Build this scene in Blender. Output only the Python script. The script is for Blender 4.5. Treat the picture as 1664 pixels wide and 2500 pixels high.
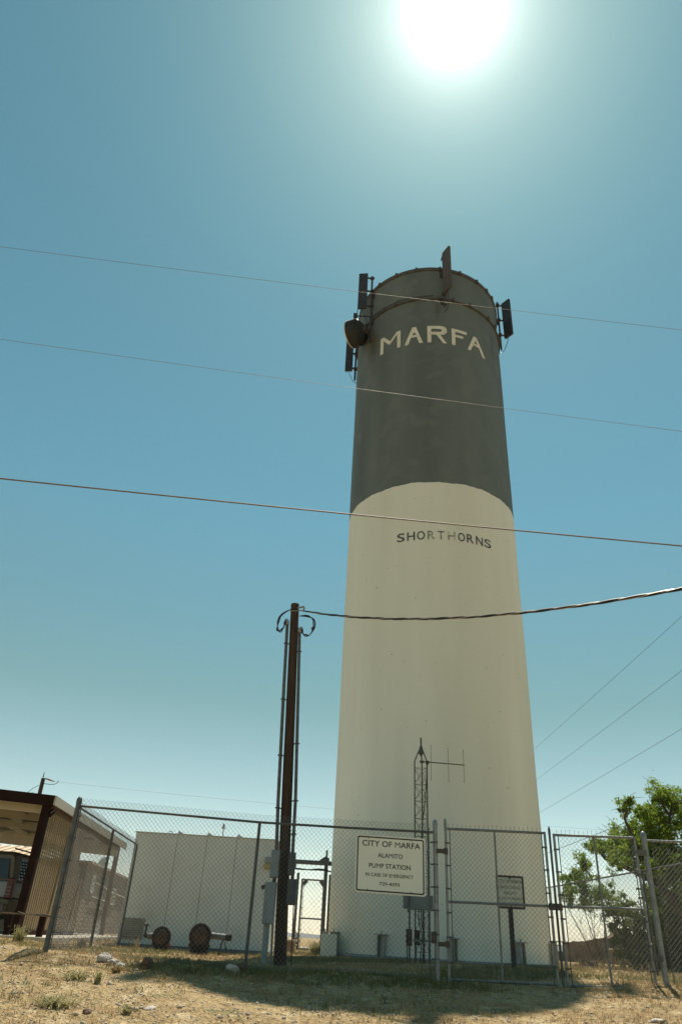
import bpy, bmesh, math, random
import numpy as np
from mathutils import Vector, Matrix, noise as mnoise
from mathutils.geometry import tessellate_polygon

for o in list(bpy.data.objects):
    bpy.data.objects.remove(o)
scene = bpy.context.scene
COL = scene.collection
R = math.radians
random.seed(7)
rng = np.random.default_rng(7)

# ------------------------------------------------------------------ camera
PITCH, ROLL = R(31.15), math.atan2(168, 2850)
F = Vector((0, math.cos(PITCH), math.sin(PITCH)))
R0 = Vector((1, 0, 0))
U0 = Vector((0, -math.sin(PITCH), math.cos(PITCH)))
cr, sr = math.cos(ROLL), math.sin(ROLL)
RT, UP = R0 * cr + U0 * sr, U0 * cr - R0 * sr
cam_d = bpy.data.cameras.new('camera')
cam = bpy.data.objects.new('camera', cam_d)
COL.objects.link(cam)
M3 = Matrix((RT, UP, -F)).transposed()
cam.matrix_world = Matrix.Translation((0, 0, 1.6)) @ M3.to_4x4()
cam_d.sensor_fit = 'VERTICAL'
cam_d.sensor_height = 36
cam_d.lens = 24.84
cam_d.clip_start = 0.1
cam_d.clip_end = 40000
scene.camera = cam

# ------------------------------------------------------------------ sky, sun, exposure
SUN_EL, SUN_AZ = R(66.4), R(13.7)
S = Vector((math.sin(SUN_AZ) * math.cos(SUN_EL), math.cos(SUN_AZ) * math.cos(SUN_EL), math.sin(SUN_EL)))
world = bpy.data.worlds.new('World')
scene.world = world
world.use_nodes = True
nt = world.node_tree
nt.nodes.clear()
w_out = nt.nodes.new('ShaderNodeOutputWorld')
w_bg = nt.nodes.new('ShaderNodeBackground')
w_sky = nt.nodes.new('ShaderNodeTexSky')
w_sky.sky_type = 'NISHITA'
w_sky.sun_disc = False
w_sky.sun_elevation = SUN_EL
w_sky.sun_rotation = SUN_AZ
w_sky.altitude = 1400
w_sky.air_density = 1.0
w_sky.dust_density = 0.55
w_sky.ozone_density = 1.0
w_tint = nt.nodes.new('ShaderNodeMix')
w_tint.data_type = 'RGBA'
w_tint.blend_type = 'MULTIPLY'
w_tint.inputs[0].default_value = 1
nt.links.new(w_sky.outputs[0], w_tint.inputs[6])
# hand-set sky tint by elevation: the low sky is paler and warmer than the high sky
w_tc = nt.nodes.new('ShaderNodeTexCoord')
w_sep = nt.nodes.new('ShaderNodeSeparateXYZ')
nt.links.new(w_tc.outputs['Generated'], w_sep.inputs[0])
w_ramp = nt.nodes.new('ShaderNodeValToRGB')
w_ramp.color_ramp.interpolation = 'LINEAR'
w_ramp.color_ramp.elements[0].position = 0.0
w_ramp.color_ramp.elements[0].color = (2.0, 1.72, 1.45, 1)
w_ramp.color_ramp.elements[1].position = 1.0
w_ramp.color_ramp.elements[1].color = (0.76, 1.28, 0.90, 1)
for q_, c_ in ((.10, (1.36, 1.26, .94, 1)), (.27, (.90, 1.07, .69, 1)), (.50, (.86, 1.31, .95, 1))):
    w_ramp.color_ramp.elements.new(q_).color = c_
nt.links.new(w_sep.outputs[2], w_ramp.inputs[0])
nt.links.new(w_ramp.outputs[0], w_tint.inputs[7])
# the sun itself and its aureole, by angle from the sun
w_dot = nt.nodes.new('ShaderNodeVectorMath')
w_dot.operation = 'DOT_PRODUCT'
w_dot.inputs[1].default_value = S
nt.links.new(w_tc.outputs['Generated'], w_dot.inputs[0])
def wmath(op, a, b):
    n = nt.nodes.new('ShaderNodeMath')
    n.operation = op
    for i, q in enumerate((a, b)):
        if isinstance(q, (int, float)):
            n.inputs[i].default_value = q
        else:
            nt.links.new(q, n.inputs[i])
    return n.outputs[0]
dpos = wmath('MAXIMUM', w_dot.outputs['Value'], 0.0)
glow = wmath('ADD', wmath('MULTIPLY', wmath('POWER', dpos, 2600.0), 70.0),
             wmath('ADD', wmath('MULTIPLY', wmath('POWER', dpos, 420.0), 7.0),
                   wmath('ADD', wmath('MULTIPLY', wmath('POWER', dpos, 90.0), 2.4), wmath('MULTIPLY', wmath('POWER', dpos, 22.0), .7))))
w_col = nt.nodes.new('ShaderNodeMix')
w_col.data_type = 'RGBA'
w_col.blend_type = 'MULTIPLY'
w_col.inputs[0].default_value = 1
w_col.inputs[7].default_value = (1.0, 0.97, 0.86, 1)
w_cmb = nt.nodes.new('ShaderNodeCombineXYZ')
for i in range(3):
    nt.links.new(glow, w_cmb.inputs[i])
nt.links.new(w_cmb.outputs[0], w_col.inputs[6])
w_add = nt.nodes.new('ShaderNodeMix')
w_add.data_type = 'RGBA'
w_add.blend_type = 'ADD'
w_add.inputs[0].default_value = 1
nt.links.new(w_tint.outputs[2], w_add.inputs[6])
nt.links.new(w_col.outputs[2], w_add.inputs[7])
nt.links.new(w_add.outputs[2], w_bg.inputs[0])
w_bg.inputs[1].default_value = 0.074
nt.links.new(w_bg.outputs[0], w_out.inputs[0])

sun_d = bpy.data.lights.new('sun', 'SUN')
sun_d.energy = 4.2
sun_d.angle = R(0.53)
sun_d.color = (1.0, 0.94, 0.82)
sun = bpy.data.objects.new('sun', sun_d)
COL.objects.link(sun)
sun.location = S * 200
sun.rotation_euler = (-S).to_track_quat('-Z', 'Y').to_euler()

vs = scene.view_settings
vs.view_transform = 'Standard'
vs.look = 'None'
vs.gamma = 1
vs.use_curve_mapping = False
vs.exposure = 0.6

# ------------------------------------------------------------------ helpers
OFF = {}
def thing(name, label, cat, loc, group=None):
    o = bpy.data.objects.new(name, None)
    o.empty_display_size = 0.2
    COL.objects.link(o)
    o.location = loc
    OFF[o.name] = Vector(loc)
    tag(o, label, cat, group)
    return o
def tag(o, label=None, cat=None, group=None, kind=None):
    if label: o['label'] = label
    if cat: o['category'] = cat
    if group: o['group'] = group
    if kind: o['kind'] = kind
    return o

class MB:
    def __init__(self):
        self.v, self.f = [], []
    def add(self, vs_, fs):
        n = len(self.v)
        self.v += [tuple(q) for q in vs_]
        self.f += [tuple(i + n for i in q) for q in fs]
        return self
    def obox(self, c, ax, ay, az):
        c, ax, ay, az = Vector(c), Vector(ax), Vector(ay), Vector(az)
        vs_ = [c + ax * i + ay * j + az * k for k in (-1, 1) for j in (-1, 1) for i in (-1, 1)]
        return self.add(vs_, [(0, 2, 3, 1), (4, 5, 7, 6), (0, 1, 5, 4), (2, 6, 7, 3), (0, 4, 6, 2), (1, 3, 7, 5)])
    def box(self, x0, x1, y0, y1, z0, z1):
        return self.obox(((x0 + x1) / 2, (y0 + y1) / 2, (z0 + z1) / 2), ((x1 - x0) / 2, 0, 0), (0, (y1 - y0) / 2, 0), (0, 0, (z1 - z0) / 2))
    def beam(self, a, b, w, h, up=(0, 0, 1)):
        a, b = Vector(a), Vector(b)
        d = (b - a)
        u = Vector(up)
        s = d.cross(u)
        if s.length < 1e-6:
            s = d.cross(Vector((0, 1, 0)))
        s.normalize()
        u = s.cross(d).normalized()
        return self.obox((a + b) / 2, d / 2, s * w / 2, u * h / 2)
    def tube(self, pts, r, n=8, cap=True):
        pts = [Vector(p) for p in pts]
        m = len(pts)
        rs = r if isinstance(r, (list, tuple)) else [r] * m
        ref = None
        vs_ = []
        for i, p in enumerate(pts):
            d = (pts[min(i + 1, m - 1)] - pts[max(i - 1, 0)])
            if d.length < 1e-9: d = Vector((0, 0, 1))
            d.normalize()
            if ref is None:
                ref = Vector((0, 0, 1)) if abs(d.z) < .9 else Vector((1, 0, 0))
            s = d.cross(ref).normalized()
            ref = s.cross(d).normalized()
            for k in range(n):
                t = 2 * math.pi * k / n
                vs_.append(p + s * (math.cos(t) * rs[i]) + ref * (math.sin(t) * rs[i]))
        fs = []
        for i in range(m - 1):
            for k in range(n):
                a, b = i * n + k, i * n + (k + 1) % n
                fs.append((a, b, b + n, a + n))
        if cap:
            fs.append(tuple(range(n - 1, -1, -1)))
            fs.append(tuple(range((m - 1) * n, m * n)))
        return self.add(vs_, fs)
    def lathe(self, prof, c=(0, 0, 0), axis=(0, 0, 1), n=24):
        c, ax = Vector(c), Vector(axis).normalized()
        ref = Vector((1, 0, 0)) if abs(ax.x) < .9 else Vector((0, 0, 1))
        s = ax.cross(ref).normalized()
        t = ax.cross(s)
        vs_, fs = [], []
        for r_, h in prof:
            for k in range(n):
                a = 2 * math.pi * k / n
                vs_.append(c + ax * h + s * (math.cos(a) * r_) + t * (math.sin(a) * r_))
        for i in range(len(prof) - 1):
            for k in range(n):
                a, b = i * n + k, i * n + (k + 1) % n
                fs.append((a, b, b + n, a + n))
        if prof[0][0] > 1e-4: fs.append(tuple(range(n - 1, -1, -1)))
        if prof[-1][0] > 1e-4: fs.append(tuple(range((len(prof) - 1) * n, len(prof) * n)))
        return self.add(vs_, fs)
    def prism(self, poly, a, b, fn):
        """extrude a 2D polygon between depth a and b; fn(u, v, d) -> point"""
        n = len(poly)
        vs_ = [fn(u, v, a) for u, v in poly] + [fn(u, v, b) for u, v in poly]
        fs = [tuple(range(n)), tuple(range(2 * n - 1, n - 1, -1))]
        fs += [(i, i + n, (i + 1) % n + n, (i + 1) % n) for i in range(n)]
        return self.add(vs_, fs)
    def mesh(self, name, off=Vector((0, 0, 0))):
        me = bpy.data.meshes.new(name)
        o = Vector(off)
        me.from_pydata([(x - o.x, y - o.y, z - o.z) for x, y, z in self.v], [], self.f)
        bm = bmesh.new()
        bm.from_mesh(me)
        bmesh.ops.recalc_face_normals(bm, faces=bm.faces)
        bm.to_mesh(me)
        bm.free()
        return me
    def build(self, name, mat, parent=None, smooth=False, bevel=0):
        off = OFF[parent.name] if parent is not None else Vector((0, 0, 0))
        me = self.mesh(name, off)
        o = bpy.data.objects.new(name, me)
        COL.objects.link(o)
        me.materials.append(M[mat])
        if parent is not None: o.parent = parent
        OFF[o.name] = off
        if smooth:
            for p in me.polygons: p.use_smooth = True
            try: me.set_sharp_from_angle(angle=R(40))
            except Exception: pass
        if bevel:
            b = o.modifiers.new('bevel', 'BEVEL')
            b.width = bevel
            b.segments = 2
            b.limit_method = 'ANGLE'
        return o
    def top(self, name, mat, label, cat, loc, group=None, kind=None, smooth=False, bevel=0):
        """a thing that is a single mesh with its origin at loc"""
        me = self.mesh(name, Vector(loc))
        o = bpy.data.objects.new(name, me)
        COL.objects.link(o)
        o.location = loc
        me.materials.append(M[mat])
        OFF[o.name] = Vector(loc)
        if smooth:
            for p in me.polygons: p.use_smooth = True
            try: me.set_sharp_from_angle(angle=R(40))
            except Exception: pass
        if bevel:
            b = o.modifiers.new('bevel', 'BEVEL')
            b.width = bevel
            b.segments = 2
            b.limit_method = 'ANGLE'
        tag(o, label, cat, group, kind)
        return o

# ------------------------------------------------------------------ materials
M = {}
def mat(name, c1, c2=None, scale=4.0, rough=.7, metal=0.0, bump=0.0, bscale=None, stretch=(1, 1, 1), detail=6, spec=None, lo=.35, hi=.65, c3=None, s3=1.0, t3=(.55, .7), bdist=.02):
    m = bpy.data.materials.new(name)
    m.use_nodes = True
    n = m.node_tree
    b = n.nodes['Principled BSDF']
    b.inputs['Roughness'].default_value = rough
    b.inputs['Metallic'].default_value = metal
    if spec is not None: b.inputs['Specular IOR Level'].default_value = spec
    tc = n.nodes.new('ShaderNodeTexCoord')
    mp = n.nodes.new('ShaderNodeMapping')
    mp.inputs['Scale'].default_value = stretch
    n.links.new(tc.outputs['Object'], mp.inputs[0])
    if c2 is None:
        c2 = tuple(q * .8 for q in c1)
    nz = n.nodes.new('ShaderNodeTexNoise')
    nz.inputs['Scale'].default_value = scale
    nz.inputs['Detail'].default_value = detail
    n.links.new(mp.outputs[0], nz.inputs[0])
    rp = n.nodes.new('ShaderNodeValToRGB')
    rp.color_ramp.elements[0].position = lo
    rp.color_ramp.elements[1].position = hi
    rp.color_ramp.elements[0].color = (*c1, 1)
    rp.color_ramp.elements[1].color = (*c2, 1)
    n.links.new(nz.outputs[0], rp.inputs[0])
    col = rp.outputs[0]
    if c3 is not None:
        n3 = n.nodes.new('ShaderNodeTexNoise')
        n3.inputs['Scale'].default_value = s3
        n3.inputs['Detail'].default_value = 8
        n.links.new(tc.outputs['Object'], n3.inputs[0])
        r3 = n.nodes.new('ShaderNodeMapRange')
        r3.inputs[1].default_value, r3.inputs[2].default_value = t3
        n.links.new(n3.outputs[0], r3.inputs[0])
        mx = n.nodes.new('ShaderNodeMix')
        mx.data_type = 'RGBA'
        n.links.new(r3.outputs[0], mx.inputs[0])
        n.links.new(col, mx.inputs[6])
        mx.inputs[7].default_value = (*c3, 1)
        col = mx.outputs[2]
    n.links.new(col, b.inputs['Base Color'])
    if bump:
        nb = n.nodes.new('ShaderNodeTexNoise')
        nb.inputs['Scale'].default_value = bscale or scale * 4
        nb.inputs['Detail'].default_value = 5
        n.links.new(tc.outputs['Object'], nb.inputs[0])
        bp = n.nodes.new('ShaderNodeBump')
        bp.inputs['Strength'].default_value = bump
        bp.inputs['Distance'].default_value = bdist
        n.links.new(nb.outputs[0], bp.inputs['Height'])
        n.links.new(bp.outputs[0], b.inputs['Normal'])
    M[name] = m
    return m

mat('tower_cream', (.78, .765, .66), (.70, .685, .585), scale=.5, stretch=(1.6, 1.6, .12), rough=.75, bump=.25, bscale=26, c3=(.17, .145, .11), s3=11, t3=(.705, .75), spec=.25)
mat('tower_dark', (.108, .124, .118), (.142, .162, .152), scale=.55, stretch=(1.5, 1.5, .2), rough=.7, bump=.25, bscale=22, c3=(.165, .18, .165), s3=1.3, t3=(.52, .78), spec=.25)
mat('tower_rim', (.055, .055, .05), (.10, .085, .07), scale=9, rough=.7, bump=.3)
mat('tower_plinth', (.20, .21, .22), (.28, .28, .27), scale=3, rough=.85, bump=.4)
mat('white_paint', (.72, .67, .55), (.60, .56, .46), scale=4, rough=.7)
mat('letter_dark', (.055, .065, .08), (.10, .115, .125), scale=6, rough=.75, c3=(.25, .25, .22), s3=9, t3=(.58, .7))
mat('letter_faded', (.09, .11, .115), (.30, .31, .27), scale=5, rough=.75, c3=(.56, .51, .41), s3=7, t3=(.50, .62))
mat('steel_anchor', (.46, .44, .39), (.30, .28, .25), scale=6, rough=.65, bump=.2)
mat('antenna_dark', (.03, .032, .038), (.05, .05, .055), scale=3, rough=.6, spec=.3)
mat('antenna_brown', (.075, .06, .055), (.10, .085, .075), scale=3, rough=.65, spec=.3)
mat('radome', (.022, .024, .025), (.036, .037, .037), scale=3, rough=.7, spec=.2, c3=(.034, .03, .026), s3=2, t3=(.55, .75))
mat('dark_steel', (.045, .042, .042), (.09, .07, .055), scale=12, rough=.6, metal=.3)
mat('galvanised', (.27, .28, .27), (.18, .19, .185), scale=14, rough=.5, metal=.55, bump=.1)
mat('galvanised_dull', (.135, .14, .135), (.085, .085, .08), scale=10, rough=.6, metal=.45, c3=(.20, .12, .07), s3=6, t3=(.62, .75))
mat('wire_mesh', (.20, .205, .20), (.12, .125, .12), scale=8, rough=.55, metal=.3)
mat('pole_wood', (.075, .040, .022), (.035, .020, .013), scale=5, stretch=(7, 7, .35), rough=.85, bump=.6, bscale=18)
mat('grey_box', (.29, .32, .33), (.23, .255, .26), scale=4, rough=.5, spec=.35)
mat('grey_box_dark', (.10, .105, .11), (.07, .075, .08), scale=4, rough=.55)
mat('cable_black', (.014, .014, .015), (.022, .022, .022), scale=8, rough=.5)
mat('cable_bare', (.20, .17, .12), (.14, .12, .09), scale=6, rough=.6, metal=.2)
mat('cable_neutral', (.42, .37, .28), (.30, .26, .2), scale=6, rough=.4, metal=.6)
mat('cable_brown', (.10, .07, .042), (.15, .105, .065), scale=6, rough=.65)
mat('stucco', (.72, .71, .645), (.66, .65, .585), scale=1.4, rough=.85, bump=.55, bscale=55, c3=(.46, .42, .35), s3=1.1, t3=(.62, .8), bdist=.012)
mat('foundation', (.20, .20, .195), (.14, .14, .135), scale=4, rough=.9, bump=.5)
mat('flashing', (.66, .63, .55), (.56, .53, .46), scale=3, rough=.5)
mat('louver', (.34, .30, .235), (.26, .23, .18), scale=5, rough=.7)
mat('shade_black', (.012, .012, .012), (.02, .02, .02), rough=.9)  # near-black colour for the shade inside the vent and strut slots
mat('rust_valve', (.020, .015, .012), (.036, .022, .014), scale=9, rough=.8, bump=.5, c3=(.085, .036, .02), s3=6, t3=(.58, .7))
mat('rust_plate', (.075, .048, .032), (.045, .030, .022), scale=12, rough=.8, bump=.5, c3=(.13, .06, .03), s3=9, t3=(.55, .7))
mat('rust_red', (.22, .045, .03), (.10, .04, .025), scale=8, rough=.75, bump=.4)
mat('pipe_paint', (.13, .14, .14), (.09, .09, .09), scale=6, rough=.6)
mat('sign_face', (.80, .78, .67), (.74, .72, .61), scale=2, rough=.5)
mat('sign_edge', (.62, .60, .52), rough=.4, metal=.3)
mat('sign_black', (.012, .011, .011), (.02, .018, .016), rough=.55)
mat('sign_old', (.60, .59, .48), (.50, .49, .40), scale=5, rough=.65)
mat('sign_brown', (.10, .045, .03), (.05, .03, .025), scale=12, rough=.7)
mat('brown_box', (.05, .028, .018), (.08, .045, .03), scale=9, rough=.8, bump=.3)
mat('cabinet', (.20, .22, .20), (.16, .175, .16), scale=4, rough=.55)
mat('mast_steel', (.075, .08, .075), (.12, .12, .11), scale=9, rough=.6, metal=.3)
mat('yagi', (.20, .17, .12), (.15, .12, .09), scale=8, rough=.45, metal=.5)
mat('brown_trim', (.022, .010, .008), (.032, .015, .011), scale=4, rough=.8, spec=.08)
mat('tan_trim', (.42, .37, .29), (.36, .31, .25), scale=3, rough=.55)
mat('purlin', (.55, .50, .38), (.48, .43, .32), scale=3, rough=.6)
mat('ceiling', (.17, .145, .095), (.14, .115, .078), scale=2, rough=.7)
mat('slat_wood', (.40, .295, .17), (.30, .215, .12), scale=3, stretch=(6, 6, .6), rough=.8, bump=.3)
mat('slat_wood_dark', (.20, .135, .07), (.14, .095, .05), scale=3, rough=.85)
mat('house_wall', (.30, .245, .185), (.23, .185, .14), scale=3, rough=.9, bump=.4)
mat('window_frame', (.74, .73, .68), (.68, .67, .62), rough=.5)
mat('roof_tan', (.62, .47, .32), (.55, .41, .27), scale=2, rough=.55)
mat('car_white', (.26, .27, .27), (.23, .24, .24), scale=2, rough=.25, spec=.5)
mat('car_tan', (.11, .085, .05), (.09, .07, .042), scale=2, rough=.35, spec=.5)
mat('tyre', (.018, .018, .018), (.03, .03, .028), scale=20, rough=.85)
mat('rim_metal', (.4, .4, .4), rough=.35, metal=.8)
mat('tail_red', (.11, .006, .005), (.08, .005, .005), rough=.35)
mat('tail_white', (.15, .08, .075), rough=.35)
mat('concrete', (.50, .45, .37), (.42, .38, .31), scale=3, rough=.9, bump=.3)
mat('adobe', (.25, .165, .105), (.17, .11, .07), scale=2.5, rough=.95, bump=.9, bscale=6, bdist=.06, c3=(.34, .25, .17), s3=1.4, t3=(.5, .65))
mat('grey_block', (.15, .15, .14), (.11, .11, .10), scale=3, rough=.9)
mat('shed_wood', (.06, .042, .028), (.04, .028, .02), scale=3, stretch=(6, 6, .5), rough=.9, bump=.3)
mat('bark', (.085, .062, .042), (.05, .036, .026), scale=7, stretch=(1, 1, .3), rough=.95, bump=.7)
mat('rock_white', (.50, .43, .37), (.34, .285, .24), scale=7, rough=.9, bump=.8, bscale=16, bdist=.03)
mat('rock_brown', (.15, .085, .055), (.10, .06, .04), scale=8, rough=.9, bump=.8, bscale=14, bdist=.03)
mat('pebble', (.50, .42, .32), (.30, .245, .18), scale=1.8, detail=2, rough=.9)
mat('mountain', (.16, .145, .13), (.11, .105, .095), scale=.002, rough=1)
mat('rubber_block', (.016, .015, .015), (.03, .026, .024), scale=8, rough=.8)
mat('lamp_yellow', (.42, .33, .13), (.34, .27, .12), rough=.4)
mat('porcelain', (.30, .27, .23), (.2, .18, .15), rough=.3)
mat('transformer_grey', (.32, .33, .32), rough=.5)

def leafmat(name, c1, c2, trans):
    m = bpy.data.materials.new(name)
    m.use_nodes = True
    n = m.node_tree
    b = n.nodes['Principled BSDF']
    b.inputs['Roughness'].default_value = .55
    b.inputs['Specular IOR Level'].default_value = .3
    tc = n.nodes.new('ShaderNodeTexCoord')
    nz = n.nodes.new('ShaderNodeTexNoise')
    nz.inputs['Scale'].default_value = 3.2
    nz.inputs['Detail'].default_value = 4
    n.links.new(tc.outputs['Object'], nz.inputs[0])
    rp = n.nodes.new('ShaderNodeValToRGB')
    rp.color_ramp.elements[0].position = .35
    rp.color_ramp.elements[1].position = .65
    rp.color_ramp.elements[0].color = (*c1, 1)
    rp.color_ramp.elements[1].color = (*c2, 1)
    n.links.new(nz.outputs[0], rp.inputs[0])
    n.links.new(rp.outputs[0], b.inputs['Base Color'])
    tr = n.nodes.new('ShaderNodeBsdfTranslucent')
    n.links.new(rp.outputs[0], tr.inputs[0])
    mx = n.nodes.new('ShaderNodeMixShader')
    mx.inputs[0].default_value = trans
    n.links.new(b.outputs[0], mx.inputs[1])
    n.links.new(tr.outputs[0], mx.inputs[2])
    n.links.new(mx.outputs[0], n.nodes['Material Output'].inputs[0])
    M[name] = m
leafmat('leaf', (.25, .32, .04), (.14, .22, .03), .6)
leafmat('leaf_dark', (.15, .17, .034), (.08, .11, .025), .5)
leafmat('grass_dry', (.44, .315, .15), (.31, .20, .09), .3)
leafmat('grass_green', (.115, .125, .04), (.19, .17, .06), .35)
leafmat('weed_green', (.26, .25, .11), (.36, .31, .15), .4)

def glass_mat(name, tint, rough=.05):
    m = bpy.data.materials.new(name)
    m.use_nodes = True
    b = m.node_tree.nodes['Principled BSDF']
    b.inputs['Base Color'].default_value = (*tint, 1)
    b.inputs['Roughness'].default_value = rough
    b.inputs['Specular IOR Level'].default_value = .5
    M[name] = m
glass_mat('car_glass', (.02, .025, .03))
glass_mat('window_glass', (.10, .12, .12), .1)

def ground_mat():
    m = bpy.data.materials.new('ground')
    m.use_nodes = True
    n = m.node_tree
    b = n.nodes['Principled BSDF']
    b.inputs['Roughness'].default_value = .95
    b.inputs['Specular IOR Level'].default_value = .1
    tc = n.nodes.new('ShaderNodeTexCoord')
    def nz(scale, detail=8, rough=.6):
        q = n.nodes.new('ShaderNodeTexNoise')
        q.inputs['Scale'].default_value = scale
        q.inputs['Detail'].default_value = detail
        q.inputs['Roughness'].default_value = rough
        n.links.new(tc.outputs['Object'], q.inputs[0])
        return q.outputs[0]
    def rng_(src, a, bb):
        q = n.nodes.new('ShaderNodeMapRange')
        q.inputs[1].default_value, q.inputs[2].default_value = a, bb
        n.links.new(src, q.inputs[0])
        return q.outputs[0]
    def mix(fac, c1, c2):
        q = n.nodes.new('ShaderNodeMix')
        q.data_type = 'RGBA'
        n.links.new(fac, q.inputs[0])
        for s_, c in ((6, c1), (7, c2)):
            if isinstance(c, tuple): q.inputs[s_].default_value = (*c, 1)
            else: n.links.new(c, q.inputs[s_])
        return q.outputs[2]
    col = mix(rng_(nz(.9), .38, .62), (0.408, 0.296, 0.156), (0.314, 0.214, 0.107))
    col = mix(rng_(nz(2.6), .52, .66), col, (0.475, 0.364, 0.213))
    col = mix(rng_(nz(5.5), .56, .68), col, (0.228, 0.146, 0.070))
    col = mix(rng_(nz(1.7, 6), .58, .70), col, (0.190, 0.168, 0.070))
    vo = n.nodes.new('ShaderNodeTexVoronoi')
    vo.inputs['Scale'].default_value = 28
    n.links.new(tc.outputs['Object'], vo.inputs[0])
    hs = n.nodes.new('ShaderNodeMix')
    hs.data_type = 'RGBA'
    hs.blend_type = 'OVERLAY'
    hs.inputs[0].default_value = .35
    bw = n.nodes.new('ShaderNodeRGBToBW')
    n.links.new(vo.outputs['Color'], bw.inputs[0])
    n.links.new(col, hs.inputs[6])
    n.links.new(bw.outputs[0], hs.inputs[7])
    n.links.new(hs.outputs[2], b.inputs['Base Color'])
    bp = n.nodes.new('ShaderNodeBump')
    bp.inputs['Strength'].default_value = .9
    bp.inputs['Distance'].default_value = .035
    ad = n.nodes.new('ShaderNodeMath')
    ad.operation = 'ADD'
    n.links.new(nz(16, 8, .7), ad.inputs[0])
    n.links.new(vo.outputs['Distance'], ad.inputs[1])
    n.links.new(ad.outputs[0], bp.inputs['Height'])
    n.links.new(bp.outputs[0], b.inputs['Normal'])
    M['ground'] = m
ground_mat()

# ------------------------------------------------------------------ terrain
def gz(x, y, detail=True):
    x = np.asarray(x, float); y = np.asarray(y, float)
    zf = np.interp(x, [-14, -8, -4, -1, 1.8, 3.5, 5.2, 8, 12], [1.32, 1.30, 1.22, 1.125, 1.16, 1.16, 1.25, 1.27, 1.27])
    zi = np.interp(x, [-14, -6.5, -4.6, -2, 1, 4, 8, 12], [1.33, 1.32, 1.20, 1.16, 1.20, 1.25, 1.25, 1.22])
    t = np.clip((y - 12.5) / 4.5, 0, 1); t = t * t * (3 - 2 * t)
    z = zf * (1 - t) + zi * t
    z = z - .09 * np.clip(12.5 - y, 0, 12.5)
    far = np.clip((y - 40) / 200, 0, 1)
    z = z - .35 * far
    if detail:
        near = np.exp(-((y - 12) / 22) ** 2)
        z = z + near * (.018 * np.sin(x * 2.1 + np.sin(y * 1.7)) * np.sin(y * 2.6 + .7 * x)
                        + .010 * np.sin(5.3 * x + 1.3 * y) * np.sin(4.7 * y - 2.1 * x + 1)
                        + .006 * np.sin(11.3 * x - 3 * y + 2) * np.sin(9.7 * y + 4 * x))
    return z
def g(x, y):
    return float(gz(x, y))

def axis_pts(lo, hi, step, far, k):
    c = list(np.arange(lo, hi, step))
    a, s = hi, step
    while a < far:
        c.append(a); s *= k; a += s
    c.append(far)
    a, s = lo, step
    b = []
    while a > -far:
        s *= k; a -= s; b.append(a)
    return np.array(sorted(b + c))
xs = axis_pts(-12, 14, .11, 9000, 1.25)
ys = axis_pts(7.0, 30, .11, 9000, 1.22)
XX, YY = np.meshgrid(xs, ys)
ZZ = gz(XX, YY)
ZZ += np.where((np.abs(XX) < 15) & (YY > 6) & (YY < 31), rng.normal(0, .005, XX.shape), 0)
nx, ny = len(xs), len(ys)
verts = np.stack([XX.ravel(), YY.ravel(), ZZ.ravel()], 1)
ii, jj = np.meshgrid(np.arange(nx - 1), np.arange(ny - 1))
a = (jj * nx + ii).ravel()
faces = np.stack([a, a + 1, a + 1 + nx, a + nx], 1)
def np_mesh(name, verts, faces):
    me = bpy.data.meshes.new(name)
    k = faces.shape[1]
    me.vertices.add(len(verts)); me.vertices.foreach_set('co', verts.astype(np.float32).ravel())
    me.loops.add(faces.size); me.loops.foreach_set('vertex_index', faces.astype(np.int32).ravel())
    me.polygons.add(len(faces)); me.polygons.foreach_set('loop_start', (np.arange(len(faces)) * k).astype(np.int32))
    me.update(calc_edges=True); me.validate()
    return me
def np_obj(name, verts, faces, matn, smooth=False):
    me = np_mesh(name, verts, faces)
    me.materials.append(M[matn])
    if smooth:
        me.polygons.foreach_set('use_smooth', np.ones(len(me.polygons), bool))
    o = bpy.data.objects.new(name, me)
    COL.objects.link(o)
    return o
ground = np_obj('ground', verts, faces, 'ground', True)
tag(ground, 'dry sandy ground with weeds and gravel sloping to the fence', 'ground', kind='structure')

# far mountains
def ridge(name, Y, hs, x0, x1, label):
    n_ = 160
    mb = MB()
    vs_, fs = [], []
    for i in range(n_ + 1):
        x = x0 + (x1 - x0) * i / n_
        u = i / n_
        h = hs * (.55 + .45 * mnoise.noise(Vector((u * 9, 3.1, Y * .001))) + .25 * mnoise.noise(Vector((u * 31, 1.7, 5))) + .08 * mnoise.noise(Vector((u * 90, 1.7, 5))))
        h = max(h, hs * .12)
        for k, (f_, dy) in enumerate(((-.02, -900), (.35, -480), (.72, -200), (1, 0), (.3, 600), (-.02, 1200))):
            vs_.append((x, Y + dy + 120 * mnoise.noise(Vector((u * 40, k, 2))), 0.5 + h * f_))
    for i in range(n_):
        for k in range(5):
            a_ = i * 6 + k
            fs.append((a_, a_ + 1, a_ + 7, a_ + 6))
    mb.add(vs_, fs)
    o = mb.build(name, 'mountain', smooth=False)
    tag(o, label, 'mountains', kind='structure')
ridge('mountain_range', 7600, 105, -9000, 9000, 'low mountain range far on the horizon')

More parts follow.
